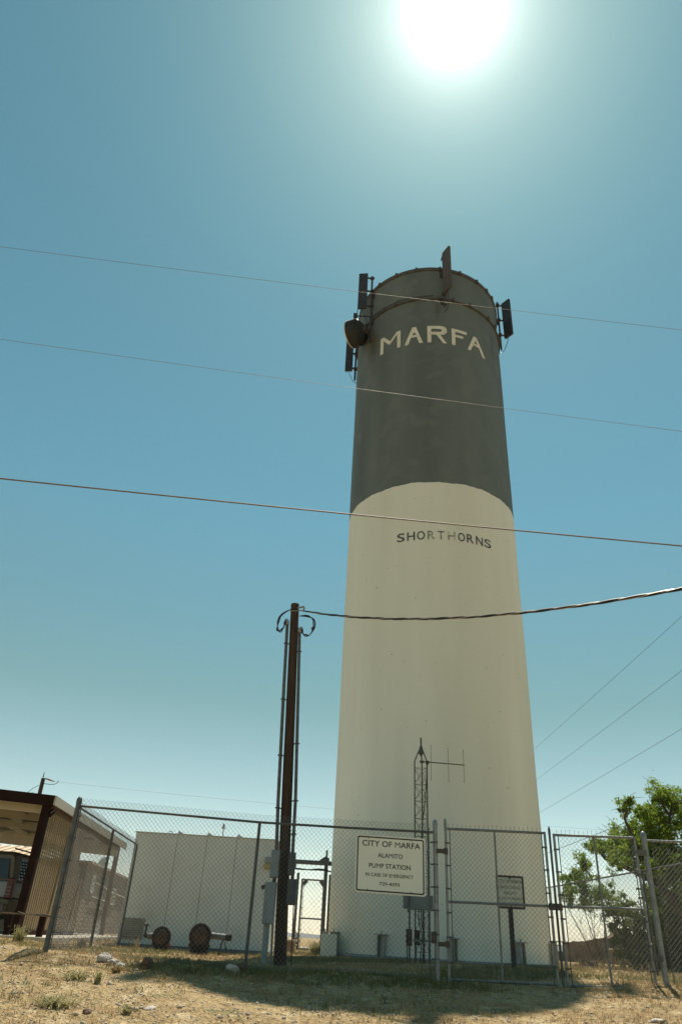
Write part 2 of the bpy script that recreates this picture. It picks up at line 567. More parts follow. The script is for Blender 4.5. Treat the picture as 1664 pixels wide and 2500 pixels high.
# ------------------------------------------------------------------ water tower
TX, TY, TR = 3.533, 23.941, 3.186
FA = math.atan2(-TY, -TX)
def tw(s, z, d=0.0):
    """point on the tower wall: s metres to the right of the camera-facing line, height z, d metres proud"""
    t = FA + s / TR
    return (TX + (TR + d) * math.cos(t), TY + (TR + d) * math.sin(t), z)
tower = thing('water_tower', 'tall cylindrical water tower, cream below and dark grey above, lettered MARFA', 'water tower', (TX, TY, 1.1))
ZB, ZTOP = 15.62, 26.8
def shaft(name, matn, z0, z1, wob0=0, wob1=0):
    n_ = 160
    rows = max(2, int((z1 - z0) / .5))
    mb = MB()
    vs_, fs = [], []
    for j in range(rows + 1):
        for k in range(n_):
            t = 2 * math.pi * k / n_
            w = .010 * math.sin(9 * t) + .012 * math.sin(23 * t + 1) + .009 * math.sin(61 * t)
            z = z0 + (z1 - z0) * j / rows
            if j == 0: z += wob0 * w
            if j == rows: z += wob1 * w
            rr = TR + .004 * math.sin(7 * t + z)
            vs_.append((TX + rr * math.cos(t), TY + rr * math.sin(t), z))
    for j in range(rows):
        for k in range(n_):
            a_, b_ = j * n_ + k, j * n_ + (k + 1) % n_
            fs.append((a_, b_, b_ + n_, a_ + n_))
    mb.add(vs_, fs)
    return mb.build(name, matn, tower, smooth=True)
shaft('lower_shaft', 'tower_cream', 1.0, ZB, 0, 1)
upper = shaft('upper_shaft', 'tower_dark', ZB, ZTOP, 1, 0)
MB().lathe([(TR - .02, ZTOP - .06), (.01, ZTOP + .25)], (TX, TY, 0), n=96).build('roof', 'tower_dark', tower, smooth=True)
MB().lathe([(TR + .005, ZTOP - .16), (TR + .045, ZTOP - .15), (TR + .05, ZTOP + .02), (TR - .05, ZTOP + .025)], (TX, TY, 0), n=128).build('top_rim', 'tower_rim', tower, smooth=True)
# steel hoop and its clamps, with a cable run along it
ZH = 24.92
hoop = MB().lathe([(TR + .004, ZH - .07), (TR + .075, ZH - .07), (TR + .08, ZH - .055), (TR + .02, ZH - .05), (TR + .018, ZH + .05), (TR + .004, ZH + .05)], (TX, TY, 0), n=128).build('steel_hoop', 'tower_rim', tower, smooth=True)
for s_ in np.arange(-9.6, 9.6, .83):
    s_ = s_ + .18 * math.sin(s_ * 5)
    mb = MB()
    mb.obox(tw(s_, ZH, .06), Vector((math.cos(FA + s_ / TR), math.sin(FA + s_ / TR), 0)) * .06, Vector((-math.sin(FA + s_ / TR), math.cos(FA + s_ / TR), 0)) * .035, (0, 0, .10))
    mb.build('clamp', 'tower_rim', hoop)
MB().tube([tw(s_, ZH + .12 + .02 * math.sin(s_ * 4), .05) for s_ in np.arange(-2.7, .35, .12)], .018, 5).build('hoop_cable', 'cable_black', hoop, smooth=True)
for s_ in (-2.2, -1.3, -.4, .6, 1.5, 2.4, 3.1, 3.6):
    MB().obox(tw(s_, ZTOP - .07, .05), Vector((math.cos(FA + s_ / TR), math.sin(FA + s_ / TR), 0)) * .05, Vector((-math.sin(FA + s_ / TR), math.cos(FA + s_ / TR), 0)) * .05, (0, 0, .10)).build('rim_clip', 'tower_rim', tower)
MB().lathe([(TR + .16, .95), (TR + .16, 1.27), (TR + .10, 1.31), (TR - .05, 1.31)], (TX, TY, 0), n=128).build('plinth', 'tower_plinth', tower, smooth=True)
# base anchors: two gusset plates under a cap plate, all round the foot
for k in range(11):
    s_ = .389 + 1.82 * (k - 5)
    mb = MB()
    rad = Vector((math.cos(FA + s_ / TR), math.sin(FA + s_ / TR), 0)); tan = Vector((-rad.y, rad.x, 0))
    c = Vector((TX, TY, 0)) + rad * TR
    for q in (-.075, .075):
        p = [(0.0, 1.25), (.21, 1.25), (.19, 1.76), (0.0, 1.76)]
        mb.prism(p, q - .011, q + .011, lambda u, v, d: c + rad * u + tan * d + Vector((0, 0, v)))
    mb.obox(c + rad * .115 + Vector((0, 0, 1.773)), rad * .125, tan * .15, (0, 0, .013))
    mb.tube([c + rad * .13 + Vector((0, 0, 1.2)), c + rad * .13 + Vector((0, 0, 1.86))], .022, 6)
    mb.build('anchor_bracket', 'steel_anchor', tower)

def bent_letter(mesh_or_tris, verts2, tris, name, matn, proud, cuts):
    bm = bmesh.new()
    vv = [bm.verts.new((u, w, 0)) for u, w in verts2]
    for t in tris:
        try: bm.faces.new([vv[i] for i in t])
        except ValueError: pass
    bmesh.ops.subdivide_edges(bm, edges=bm.edges[:], cuts=cuts, use_grid_fill=True)
    off = OFF[tower.name]
    for q in bm.verts:
        q.co = Vector(tw(q.co.x, q.co.y, proud)) - off
    bmesh.ops.recalc_face_normals(bm, faces=bm.faces)
    me = bpy.data.meshes.new(name)
    bm.to_mesh(me); bm.free()
    me.materials.append(M[matn])
    o = bpy.data.objects.new(name, me)
    COL.objects.link(o); o.parent = tower
    OFF[o.name] = off
    return o
MARFA = [
 [[(-2.08, 22.41), (-2.077, 23.33), (-1.9, 23.33), (-1.574, 22.928), (-1.275, 23.325), (-1.1, 23.325), (-1.106, 22.39), (-1.249, 22.39), (-1.257, 23.16), (-1.61, 22.73), (-1.914, 23.12), (-1.914, 22.41)]],
 [[(-0.928, 22.39), (-0.603, 23.325), (-0.45, 23.325), (-0.167, 22.385), (-0.318, 22.385), (-0.429, 22.75), (-0.659, 22.745), (-0.767, 22.385)], [(-0.512, 23.04), (-0.604, 22.876), (-0.443, 22.876)]],
 [[(0.009, 23.31), (0.569, 23.321), (0.69, 23.305), (0.77, 23.24), (0.814, 23.118), (0.80, 22.99), (0.74, 22.89), (0.648, 22.834), (0.534, 22.82), (0.802, 22.37), (0.635, 22.37), (0.373, 22.818), (0.172, 22.82), (0.165, 22.385), (0.012, 22.385)], [(0.171, 23.147), (0.168, 22.975), (0.531, 22.985), (0.585, 23.02), (0.60, 23.075), (0.585, 23.12), (0.535, 23.151)]],
 [[(1.008, 23.28), (1.699, 23.275), (1.684, 23.118), (1.165, 23.118), (1.165, 22.957), (1.518, 22.957), (1.503, 22.826), (1.165, 22.826), (1.155, 22.36), (1.006, 22.36)]],
 [[(1.688, 22.335), (2.035, 23.235), (2.185, 23.232), (2.644, 22.295), (2.451, 22.295), (2.30, 22.70), (1.985, 22.71), (1.838, 22.335)], [(2.11, 23.014), (2.045, 22.835), (2.225, 22.835)]]]
for polys, lab in zip(MARFA, 'MARFA'):
    pts = [q for p in polys for q in p]
    tris = tessellate_polygon([[Vector((u, w, 0)) for u, w in p] for p in polys])
    o = bent_letter(None, pts, tris, 'letter', 'white_paint', .012, 5)
    o['label'] = 'white painted capital letter ' + lab
def text_mesh2d(body, bold=.0):
    cu = bpy.data.curves.new('txt', 'FONT')
    cu.body = body
    cu.size = 1
    cu.resolution_u = 5
    cu.offset = bold
    ob = bpy.data.objects.new('txt', cu)
    COL.objects.link(ob)
    bpy.context.view_layer.update()
    me = bpy.data.meshes.new_from_object(ob.evaluated_get(bpy.context.evaluated_depsgraph_get()))
    bpy.data.objects.remove(ob)
    v = [(q.co.x, q.co.y) for q in me.vertices]
    f = [tuple(p.vertices) for p in me.polygons]
    bpy.data.meshes.remove(me); bpy.data.curves.remove(cu)
    return v, f
SH = [('S', -1.162, -.886, 0), ('H', -.8, -.527, 0), ('O', -.457, -.188, 0), ('R', -.099, .154, 1), ('T', .235, .469, 1), ('H', .581, .839, 1), ('O', .935, 1.177, 0), ('R', 1.247, 1.505, 0), ('N', 1.592, 1.871, 0), ('S', 1.934, 2.217, 0)]
for ch, a0, a1, faded in SH:
    v, f = text_mesh2d(ch, .010)
    u0, u1 = min(q[0] for q in v), max(q[0] for q in v)
    w0, w1 = min(q[1] for q in v), max(q[1] for q in v)
    v2 = [(a0 + (q[0] - u0) / (u1 - u0) * (a1 - a0), 13.295 + (q[1] - w0) / (w1 - w0) * .33) for q in v]
    o = bent_letter(None, v2, f, 'letter', 'letter_faded' if faded else 'letter_dark', .010, 1)
    o['label'] = ('worn, half erased' if faded else 'dark blue-grey painted') + ' capital letter ' + ch
def stain(matn, centre, size, colour, strength):
    n = M[matn].node_tree
    b = n.nodes['Principled BSDF']
    src = b.inputs['Base Color'].links[0].from_socket
    tc = n.nodes.new('ShaderNodeTexCoord')
    mp = n.nodes.new('ShaderNodeVectorMath'); mp.operation = 'SUBTRACT'; mp.inputs[1].default_value = Vector(centre) - OFF[tower.name]
    n.links.new(tc.outputs['Object'], mp.inputs[0])
    dv = n.nodes.new('ShaderNodeVectorMath'); dv.operation = 'DIVIDE'; dv.inputs[1].default_value = size
    n.links.new(mp.outputs[0], dv.inputs[0])
    ln = n.nodes.new('ShaderNodeVectorMath'); ln.operation = 'LENGTH'
    n.links.new(dv.outputs[0], ln.inputs[0])
    nz = n.nodes.new('ShaderNodeTexNoise'); nz.inputs['Scale'].default_value = 5; nz.inputs['Detail'].default_value = 6
    n.links.new(tc.outputs['Object'], nz.inputs[0])
    ad = n.nodes.new('ShaderNodeMath'); ad.operation = 'ADD'
    n.links.new(ln.outputs['Value'], ad.inputs[0]); n.links.new(nz.outputs[0], ad.inputs[1])
    mr = n.nodes.new('ShaderNodeMapRange'); mr.inputs[1].default_value, mr.inputs[2].default_value = 1.5, .6
    mr.inputs[3].default_value, mr.inputs[4].default_value = 0, strength
    n.links.new(ad.outputs[0], mr.inputs[0])
    mx = n.nodes.new('ShaderNodeMix'); mx.data_type = 'RGBA'
    n.links.new(mr.outputs[0], mx.inputs[0]); n.links.new(src, mx.inputs[6]); mx.inputs[7].default_value = (*colour, 1)
    n.links.new(mx.outputs[2], b.inputs['Base Color'])
stain('tower_dark', tw(-2.55, 23.2), (.55, .55, 1.0), (.055, .05, .032), .8)
stain('tower_dark', tw(.45, 24.4), (.16, .16, .9), (.07, .05, .035), .5)
stain('tower_dark', tw(3.3, 23.6), (.25, .25, 1.3), (.06, .055, .04), .5)

# ------------------------------------------------------------------ antennas on the tower top
def mount_ang(x, y):
    v = Vector((x - TX, y - TY, 0)).normalized()
    return v, Vector((-v.y, v.x, 0))
def panel_antenna(label, foot, zlo, zhi, e0, e1, zp0, zp1, matn, thick=.11, slant=0.0, grp='panel antennas on the tower top'):
    """foot: mast (x, y); e0,e1: plan ends of the panel face; zp0..zp1 panel height"""
    t = thing('panel_antenna', label, 'antenna', (foot[0], foot[1], zlo), grp)
    rad, tan = mount_ang(*foot)
    A, B = Vector((e0[0], e0[1], 0)), Vector((e1[0], e1[1], 0))
    d = (B - A).normalized(); nrm = Vector((-d.y, d.x, 0))
    mid = (A + B) / 2
    mb = MB()
    mb.obox(mid + Vector((0, 0, (zp0 + zp1) / 2)), (B - A) / 2, nrm * thick / 2, (0, 0, (zp1 - zp0) / 2))
    mb.build('panel', matn, t, bevel=.015)
    MB().tube([(foot[0], foot[1], zlo), (foot[0], foot[1], zhi)], .045, 8).build('mast', 'dark_steel', t, smooth=True)
    F0 = Vector((foot[0], foot[1], 0))
    near = A if (A - F0).length < (B - F0).length else B
    for z in (zp0 + .12, (zp0 + zp1) / 2 - .05, zp1 - .2):
        if z > zhi: z = zhi - .05
        mb = MB()
        mb.beam(F0 + Vector((0, 0, z)), near * .8 + mid * .2 + Vector((0, 0, z + .04)), .05, .06)
        mb.obox(F0 + Vector((0, 0, z)), rad * .08, tan * .08, (0, 0, .045))
        mb.build('bracket', 'dark_steel', t)
    wall = Vector((TX, TY, 0)) + rad * (TR - .01)
    for z in (max(zlo + .35, 24.75), min(zhi - .25, 26.4)):
        mb = MB()
        mb.prism([(0, -.16), (.0, .16), ((F0 - wall).length, .05), ((F0 - wall).length, -.05)], -.05, .05,
                 lambda u, v, dd: wall + rad * u + tan * dd + Vector((0, 0, z + v)))
        mb.obox(wall + rad * .02 + Vector((0, 0, z)), rad * .02, tan * .13, (0, 0, .18))
        mb.build('wall_mount', 'dark_steel', t)
    # jumper cable down to the hoop
    pts = []
    for i in range(9):
        u = i / 8
        p = mid.lerp(wall, u) + tan * (.10 * math.sin(u * math.pi)) + Vector((0, 0, (zp0 - .02) * (1 - u) + (zlo - .2) * u - .25 * math.sin(u * math.pi)))
        pts.append(p)
    MB().tube(pts, .014, 5).build('jumper_cable', 'cable_black', t, smooth=True)
    for q in (-.1, .1):
        MB().tube([mid + d * q + Vector((0, 0, zp0)), mid + d * q + Vector((0, 0, zp0 - .07))], .022, 6).build('connector', 'dark_steel', t)
    return t
panel_antenna('black panel antenna standing above the left rim of the tower', (.80, 22.13), 24.1, 27.6, (.2, 22.2), (.60, 22.14), 25.62, 27.85, 'antenna_dark')
panel_antenna('brown-grey panel antenna standing on the front rim of the tower', (3.80, 20.62), 24.35, 27.3, (3.78, 20.52), (4.0, 20.08), 24.98, 27.5, 'antenna_brown')
panel_antenna('black panel antenna held out from the right side of the tower', (6.78, 23.28), 24.7, 27.75, (7.02, 23.38), (7.30, 23.02), 25.5, 27.75, 'antenna_dark')
panel_antenna('black panel antenna hanging low behind the drum dish, left of the tower', (.27, 24.3), 23.3, 25.6, (-.20, 24.34), (.13, 24.28), 23.85, 26.0, 'antenna_dark')
# shrouded dish
dr = thing('drum_antenna', 'grey drum-shaped microwave dish on the upper left edge of the tower', 'antenna', (.22, 22.15, 24.1))
ax = Vector((-.86, .50, .04)).normalized()
c = Vector((.24, 22.2, 24.15))
MB().lathe([(.16, -.34), (.34, -.30), (.585, -.12), (.60, -.09), (.60, .30)], c, ax, 32).build('shroud', 'radome', dr, smooth=True)
MB().lathe([(.61, .295), (.615, .33), (.585, .335)], c, ax, 32).build('front_ring', 'flashing', dr, smooth=True)
MB().lathe([(.585, .322), (.30, .345), (.001, .35)], c, ax, 32).build('radome_face', 'radome', dr, smooth=True)
mb = MB(); back = c - ax * .38
mb.beam(back, Vector((.80, 22.13, 24.2)), .1, .12)
mb.obox(back, ax * .1, Vector((-ax.y, ax.x, 0)) * .12, (0, 0, .14))
mb.tube([(.80, 22.13, 24.1), (.80, 22.13, 23.55)], .05, 8)
mb.build('mount', 'dark_steel', dr)
for q in range(3):
    MB().tube([(.80 + .04 * q, 22.08 - .03 * q, 24.4), (.86 + .06 * q, 22.02, 24.0), (.84 + .05 * q, 21.98, 23.75 + .05 * q), (.95 + .05 * q, 21.96, 23.45 + .06 * q)], .016, 5).build('cable', 'cable_brown', dr, smooth=True)
ob = thing('obstruction_box', 'small dark equipment box on the left rim above the drum dish', 'box', (.14, 22.2, 25.0))
mb = MB(); mb.box(.04, .22, 22.12, 22.28, 25.06, 25.26); mb.build('housing', 'antenna_dark', ob, bevel=.01)
MB().tube([(.20, 22.2, 25.26), (.21, 22.2, 25.60)], .02, 6).build('stem', 'dark_steel', ob)
MB().beam((.22, 22.2, 25.16), (.80, 22.13, 25.1), .04, .04).build('arm', 'dark_steel', ob)

# ------------------------------------------------------------------ chain-link fence
RAIL_H = 2.04
PIT = .072
def link_mesh(mb, A, B, zb, zt, side=0.0, r=.0023, seg=.6, w0f=0.0):
    """diagonal wires between plan points A and B; zb(u), zt(u) give foot and head heights"""
    A, B = Vector((*A, 0)), Vector((*B, 0))
    L = (B - A).length
    d = (B - A) / L
    nrm = Vector((-d.y, d.x, 0))
    H = max(zt(u) - zb(u) for u in (0, L / 2, L))
    H = round(H / (PIT / 1)) * PIT
    n0 = -int(H / PIT) - 1
    for sgn in (1, -1):
        for k in range(n0, int(L / PIT) + 2 - n0 if sgn < 0 else int(L / PIT) + 2):
            # line u = k*PIT + sgn*w
            us = k * PIT
            wa, wb = 0.0, H
            if sgn > 0:
                wa, wb = max(wa, -us), min(wb, L - us)
            else:
                wa, wb = max(wa, us - L), min(wb, us)
            if wb - wa < .02: continue
            m = max(2, int((wb - wa) / seg) + 1)
            pts = []
            for i in range(m + 1):
                w = wa + (wb - wa) * i / m
                u = us + sgn * w
                z0, z1 = zb(u), zt(u)
                p = A + d * u + nrm * (side + sgn * .0022 - .010 - .010 * math.sin(u * 1.9 + A.x) * math.sin(w * 1.5 + u * .6) - .012 * max(0, .5 - w) * (1 + math.sin(u * 2.7)))
                p += d * (.006 * math.sin(w * 4 + u * 1.3))
                p.z = z0 + (z1 - z0) * w / H
                pts.append(p)
            mb.tube(pts, r, 3, cap=False)
    return mb
def post(mb, x, y, z0, z1, r, dome=True):
    mb.tube([(x, y, z0), (x, y, z1)], r, 12)
    if dome:
        mb.lathe([(r * 1.13, z1 - .05), (r * 1.13, z1 + .005), (r * .95, z1 + .03), (r * .5, z1 + .055), (.002, z1 + .062)], (x, y, 0), n=12)
YF = 12.5
def fz(x): return g(x, YF) - .0
def bands(x, y, z0, z1, r, n, dirx, par):
    for i in range(n):
        z = z0 + (z1 - z0) * (i + .5) / n
        mb = MB()
        mb.lathe([(r * 1.12, z - .012), (r * 1.12, z + .012)], (x, y, 0), n=10)
        mb.box(min(x, x + dirx * (r + .045)), max(x, x + dirx * (r + .045)), y - .012, y + .012, z - .011, z + .011)
        mb.build('band', 'galvanised_dull', par)

fence = thing('chain_link_fence', 'galvanised chain-link fence with top rail in front of the pump house', 'fence', (-4.0, YF, 1.2))
XG = 1.835
mb = MB(); post(mb, -4.0, YF, 1.0, fz(-4) + 2.115, .042); o = mb.build('corner_post', 'galvanised_dull', fence, smooth=True)
MB().tube([(-3.94, YF - .012, fz(-4) + .05), (-3.94, YF - .012, fz(-4) + RAIL_H)], .009, 5).build('tension_bar', 'galvanised_dull', fence)
bands(-4.0, YF, fz(-4) + .1, fz(-4) + RAIL_H, .042, 6, 1, o)
mb = MB(); post(mb, -1.02, YF, 1.0, fz(-1.02) + RAIL_H - .015, .025, dome=False); mb.build('line_post', 'galvanised_dull', fence, smooth=True)
RY = YF
rail = [(-3.97, RY, 3.255), (-2.6, RY, 3.215), (-1.02, RY, 3.168), (.4, RY, 3.165), (1.80, RY, 3.172)]
MB().tube(rail, .0185, 8).build('top_rail', 'galvanised_dull', fence, smooth=True)
def rz(u_x): return float(np.interp(u_x, [-3.97, -2.6, -1.02, .4, 1.8], [3.255, 3.215, 3.168, 3.165, 3.172]))
o = link_mesh(MB(), (-3.95, YF - .026), (1.77, YF - .026), lambda u: fz(-3.95 + u) + .03, lambda u: rz(-3.95 + u) + .115).build('wire_mesh', 'wire_mesh', fence)
o['kind'] = 'stuff'
MB().tube([(x, YF - .03, fz(x) + .06 + .01 * math.sin(x * 5)) for x in np.arange(-3.95, 1.8, .25)], .0025, 4).build('bottom_wire', 'wire_mesh', fence)
mb = MB(); post(mb, XG, YF, 1.0, fz(XG) + 2.165, .038); gp = mb.build('gate_post', 'galvanised', fence, smooth=True)
bands(XG, YF, fz(XG) + .12, fz(XG) + RAIL_H, .038, 6, -1, gp)
MB().tube([(XG - .105, YF - .012, fz(XG) + .05), (XG - .105, YF - .012, fz(XG) + RAIL_H + .06)], .009, 5).build('tension_bar', 'galvanised_dull', fence)
for x in np.arange(-3.6, 1.7, .61):
    MB().lathe([(.0205, -.004), (.0215, 0), (.0205, .004)], (x, RY, rz(x)), (1, 0, 0), 8).build('tie_wire', 'wire_mesh', fence)

# gate leaf helper
def leaf(root, x0, x1, y, zb, zt, zmid, xm, slope, brace=True, barb=True, rl=.0195, mesh_mat='wire_mesh'):
    """zb, zt, zmid at x0; slope: change of height per metre"""
    Z = lambda x, z: z + slope * (x - x0)
    MB().tube([(x0, y, Z(x0, zt)), (x1, y, Z(x1, zt))], rl, 8).build('top_rail', 'galvanised', root, smooth=True)
    MB().tube([(x0, y, Z(x0, zmid)), (x1, y, Z(x1, zmid))], rl * .95, 8).build('middle_rail', 'galvanised', root, smooth=True)
    MB().tube([(x0, y, Z(x0, zb)), (x1, y, Z(x1, zb))], rl, 8).build('bottom_rail', 'galvanised', root, smooth=True)
    for x in (x0, x1):
        MB().tube([(x, y, Z(x, zb) - .02), (x, y, Z(x, zt) + .02)], rl * 1.1, 8).build('upright', 'galvanised', root, smooth=True)
    if brace: MB().tube([(xm, y, Z(xm, zb)), (xm, y, Z(xm, zt))], rl * .85, 8).build('centre_brace', 'galvanised', root, smooth=True)
    o = link_mesh(MB(), (x0 + .05, y - .028), (x1 - .05, y - .028), lambda u: Z(x0 + u, zb) - .01, lambda u: Z(x0 + u, zt) + .015).build('wire_mesh', mesh_mat, root)
    o['kind'] = 'stuff'
    for x in (x0 + .06, x1 - .06):
        MB().tube([(x, y - .02, Z(x, zb)), (x, y - .02, Z(x, zt))], .008, 5).build('tension_bar', 'galvanised_dull', root)
    for x, dx in ((x0, 1), (x1, -1)):
        bands(x, y, Z(x, zb) + .05, Z(x, zt) - .05, rl * 1.1, 6, dx, root)
    if barb:
        mb = MB()
        for k in range(int((x1 - x0) / PIT)):
            x = x0 + .04 + k * PIT
            h = .055 + random.uniform(-.012, .012)
            z = Z(x, zt)
            mb.tube([(x - .005, y - .028, z + .01), (x + .003, y - .026, z + .03), (x + random.uniform(-.012, .012), y - .028, z + .02 + h)], .0022, 4)
            mb.tube([(x, y - .028, z + .015 + h * .6), (x + .014, y - .028, z + .02 + h * .95)], .0018, 3)
        o = mb.build('twisted_barbs', 'wire_mesh', root)
        o['kind'] = 'stuff'
g1 = thing('gate_leaf', 'wide chain-link gate leaf in front of the tower, hung right of the tall domed post', 'gate', (2.0, YF, 1.17))
leaf(g1, 2.005, 3.62, YF - .02, 1.175, 3.235, 2.19, 2.80, .012)
mb = MB()
for z in (2.9, 1.62):
    mb.obox((1.93, YF - .02, z), (.07, 0, 0), (0, .03, 0), (0, 0, .03))
    mb.lathe([(.034, z - .045), (.034, z + .045)], (2.0, YF - .02, 0), n=10)
mb.build('hinge', 'dark_steel', g1)
mb = MB(); post(mb, 2.0, YF - .02, 3.2, 3.33, .021); mb.build('upright_cap', 'galvanised', g1, smooth=True)
mb = MB(); mb.obox((1.78, YF - .05, 1.7), (.035, 0, 0), (0, .03, 0), (0, 0, .075)); mb.build('padlock', 'dark_steel', g1)
g2 = thing('gate_leaf', 'chain-link gate leaf in the sun, at the right of the double gate', 'gate', (3.76, YF, 1.18))
leaf(g2, 3.77, 5.085, YF - .02, 1.185, 3.235, 2.215, 4.425, .022)
mb = MB(); post(mb, 3.70, YF - .02, 1.16, 3.30, .019); mb.build('meeting_post', 'galvanised_dull', g2, smooth=True)
mb = MB(); mb.obox((3.69, YF - .02, 2.205), (.10, 0, 0), (0, .04, 0), (0, 0, .045)); mb.tube([(3.69, YF - .06, 1.6), (3.69, YF - .06, 2.35)], .012, 6); mb.build('drop_latch', 'dark_steel', g2)
mb = MB()
for z in (3.05, 1.6):
    mb.obox((5.16, YF - .01, z), (.08, 0, 0), (0, .035, 0), (0, 0, .04))
mb.build('hinge', 'galvanised_dull', g2)
fr = thing('chain_link_fence', 'short chain-link fence section right of the gates, running out of the picture', 'fence', (5.24, YF, 1.25))
mb = MB(); post(mb, 5.25, YF, 1.0, 3.315, .043); mb.build('gate_post', 'galvanised', fr, smooth=True)
MB().tube([(5.29, YF, 3.235), (7.55, YF, 3.285)], .0175, 8).build('top_rail', 'galvanised', fr, smooth=True)
mb = MB(); post(mb, 7.58, YF, 1.0, 3.36, .042); mb.build('corner_post', 'galvanised', fr, smooth=True)
o = link_mesh(MB(), (5.34, YF - .026), (7.52, YF - .026), lambda u: fz(5.34 + u) + .03, lambda u: 3.25 + .022 * u).build('wire_mesh', 'wire_mesh', fr)
o['kind'] = 'stuff'
MB().tube([(5.37, YF - .012, 1.28), (5.37, YF - .012, 3.24)], .008, 5).build('tension_bar', 'galvanised_dull', fr)

def run_fence(label, P, Q, posts, loc, zt0, zt1, head=.02, pr=.028):
    t = thing('chain_link_fence', label, 'fence', loc)
    P, Q = Vector((*P, 0)), Vector((*Q, 0))
    L = (Q - P).length
    for i in posts:
        q = P.lerp(Q, i)
        zt_ = zt0 + (zt1 - zt0) * i
        mb = MB(); post(mb, q.x, q.y, 1.0, zt_ - .02, pr if i < .99 else .022, dome=False); mb.build('line_post', 'galvanised_dull', t, smooth=True)
    MB().tube([(P.x, P.y, zt0), (Q.x, Q.y, zt1)], .0185, 8).build('top_rail', 'galvanised_dull', t, smooth=True)
    o = link_mesh(MB(), P[:2], Q[:2], lambda u: g(*(P.lerp(Q, min(max(u / L, 0), 1)))[:2]) + .03, lambda u: zt0 + (zt1 - zt0) * u / L + head, side=.028).build('wire_mesh', 'wire_mesh', t)
    o['kind'] = 'stuff'
    return t
run_fence('chain-link fence running back from the left corner post to the pump house', (-4.02, 12.56), (-4.5, 19.2), (.5, 1.0), (-4.02, 12.56, 1.2), 3.255, 3.34, head=.10)
run_fence('chain-link fence running back along the right side, behind the gates', (7.60, 12.6), (7.12, 26.5), (.39, 1.0), (7.6, 12.6, 1.2), 3.30, 3.33)
bf = run_fence('chain-link fence along the back of the yard, behind the tower', (.40, 26.55), (7.0, 26.55), (.33, .66, 1.0), (.4, 26.55, 1.2), 3.33, 3.33)
# back pedestrian gate
bg = thing('pedestrian_gate', 'narrow chain-link gate at the back, seen between wooden pole and tower', 'gate', (-.56, 26.5, 1.2))
leaf(bg, -.56, .20, 26.5, 1.3, 3.26, 2.14, -.18, 0, brace=False, barb=False, rl=.03)
for x in (-.71, .36):
    mb = MB(); post(mb, x, 26.55, 1.0, 3.45, .045, dome=False); mb.build('gate_post', 'galvanised_dull', bg, smooth=True)
mb = MB()
for a_, b_ in (((-.53, 26.5, 3.1), (-.40, 26.5, 3.24)), ((.17, 26.5, 3.1), (.04, 26.5, 3.24))):
    mb.beam(a_, b_, .03, .12)
mb.build('corner_gusset', 'galvanised_dull', bg)
mb = MB()
for k in range(5):
    mb.tube([(-.66 + .03 * math.sin(k), 26.46, 1.75 - .08 * k), (-.60 + .04 * math.cos(k * 2), 26.45, 1.62 - .07 * k), (-.66 + .02 * k, 26.44, 1.55 - .07 * k)], .018, 5)
mb.build('chain', 'dark_steel', bg)

# ------------------------------------------------------------------ signs
def text_lines(root, lines, plane, matn, small=False):
    """lines: (body, centre_u, base_v, height, width)"""
    for body, cu_, bv, h, w in lines:
        v, f = text_mesh2d(body)
        u0, u1 = min(q[0] for q in v), max(q[0] for q in v)
        w0, w1 = min(q[1] for q in v), max(q[1] for q in v)
        P = [plane(cu_ + ((q[0] - u0) / (u1 - u0) - .5) * w, bv + (q[1] - w0) / (w1 - w0) * h) for q in v]
        if small:
            mb = MB(); mb.add(P, f)
            o = mb.build('text_line', matn, root)
            o['label'] = 'black lettering reading ' + body
            o['kind'] = 'stuff'
            continue
        par = list(range(len(v)))
        def find(i):
            while par[i] != i:
                par[i] = par[par[i]]; i = par[i]
            return i
        for q in f:
            for i in q[1:]: par[find(i)] = find(q[0])
        comps = {}
        for q in f: comps.setdefault(find(q[0]), []).append(q)
        order = sorted(comps.values(), key=lambda fs: min(v[i][0] for q in fs for i in q))
        chars = body.replace(' ', '')
        for k, fs in enumerate(order):
            ids = sorted({i for q in fs for i in q}); mp = {i: n_ for n_, i in enumerate(ids)}
            mb = MB()
            if len(order) == len(chars) and chars[k] not in 'M-':
                # heavier stroke, fitted to the same place
                bv_, bf_ = text_mesh2d(chars[k], .014)
                x0, x1 = min(v[i][0] for i in ids) - .014, max(v[i][0] for i in ids) + .014
                y0, y1 = min(v[i][1] for i in ids) - .01, max(v[i][1] for i in ids) + .01
                a0, a1 = min(q[0] for q in bv_), max(q[0] for q in bv_)
                b0, b1 = min(q[1] for q in bv_), max(q[1] for q in bv_)
                mb.add([plane(cu_ + ((x0 + (q[0] - a0) / (a1 - a0) * (x1 - x0) - u0) / (u1 - u0) - .5) * w,
                              bv + (y0 + (q[1] - b0) / (b1 - b0) * (y1 - y0) - w0) / (w1 - w0) * h) for q in bv_], bf_)
            else:
                mb.add([P[i] for i in ids], [tuple(mp[i] for i in q) for q in fs])
            o = mb.build('letter', matn, root)
            if len(order) == len(chars): o['label'] = 'black printed character ' + chars[k]
def rrect(u0, u1, v0, v1, r, n=5):
    p = []
    for cx, cy, a0 in ((u1 - r, v1 - r, 0), (u0 + r, v1 - r, 90), (u0 + r, v0 + r, 180), (u1 - r, v0 + r, 270)):
        for i in range(n + 1):
            a_ = R(a0 + 90 * i / n)
            p.append((cx + r * math.cos(a_), cy + r * math.sin(a_)))
    return p
def frame_ring(mb, outer, inner, fn):
    n = len(outer)
    mb.add([fn(u, v) for u, v in outer] + [fn(u, v) for u, v in inner], [(i, (i + 1) % n, (i + 1) % n + n, i + n) for i in range(n)])
s1 = thing('notice_sign', 'large cream CITY OF MARFA ALAMITO PUMP STATION sign wired to the fence', 'sign', (1.11, YF - .06, 2.24))
def sp1(u, v, d=0.0): return (.553 + u, YF - .062 - d, 2.247 + v - .012 * u)
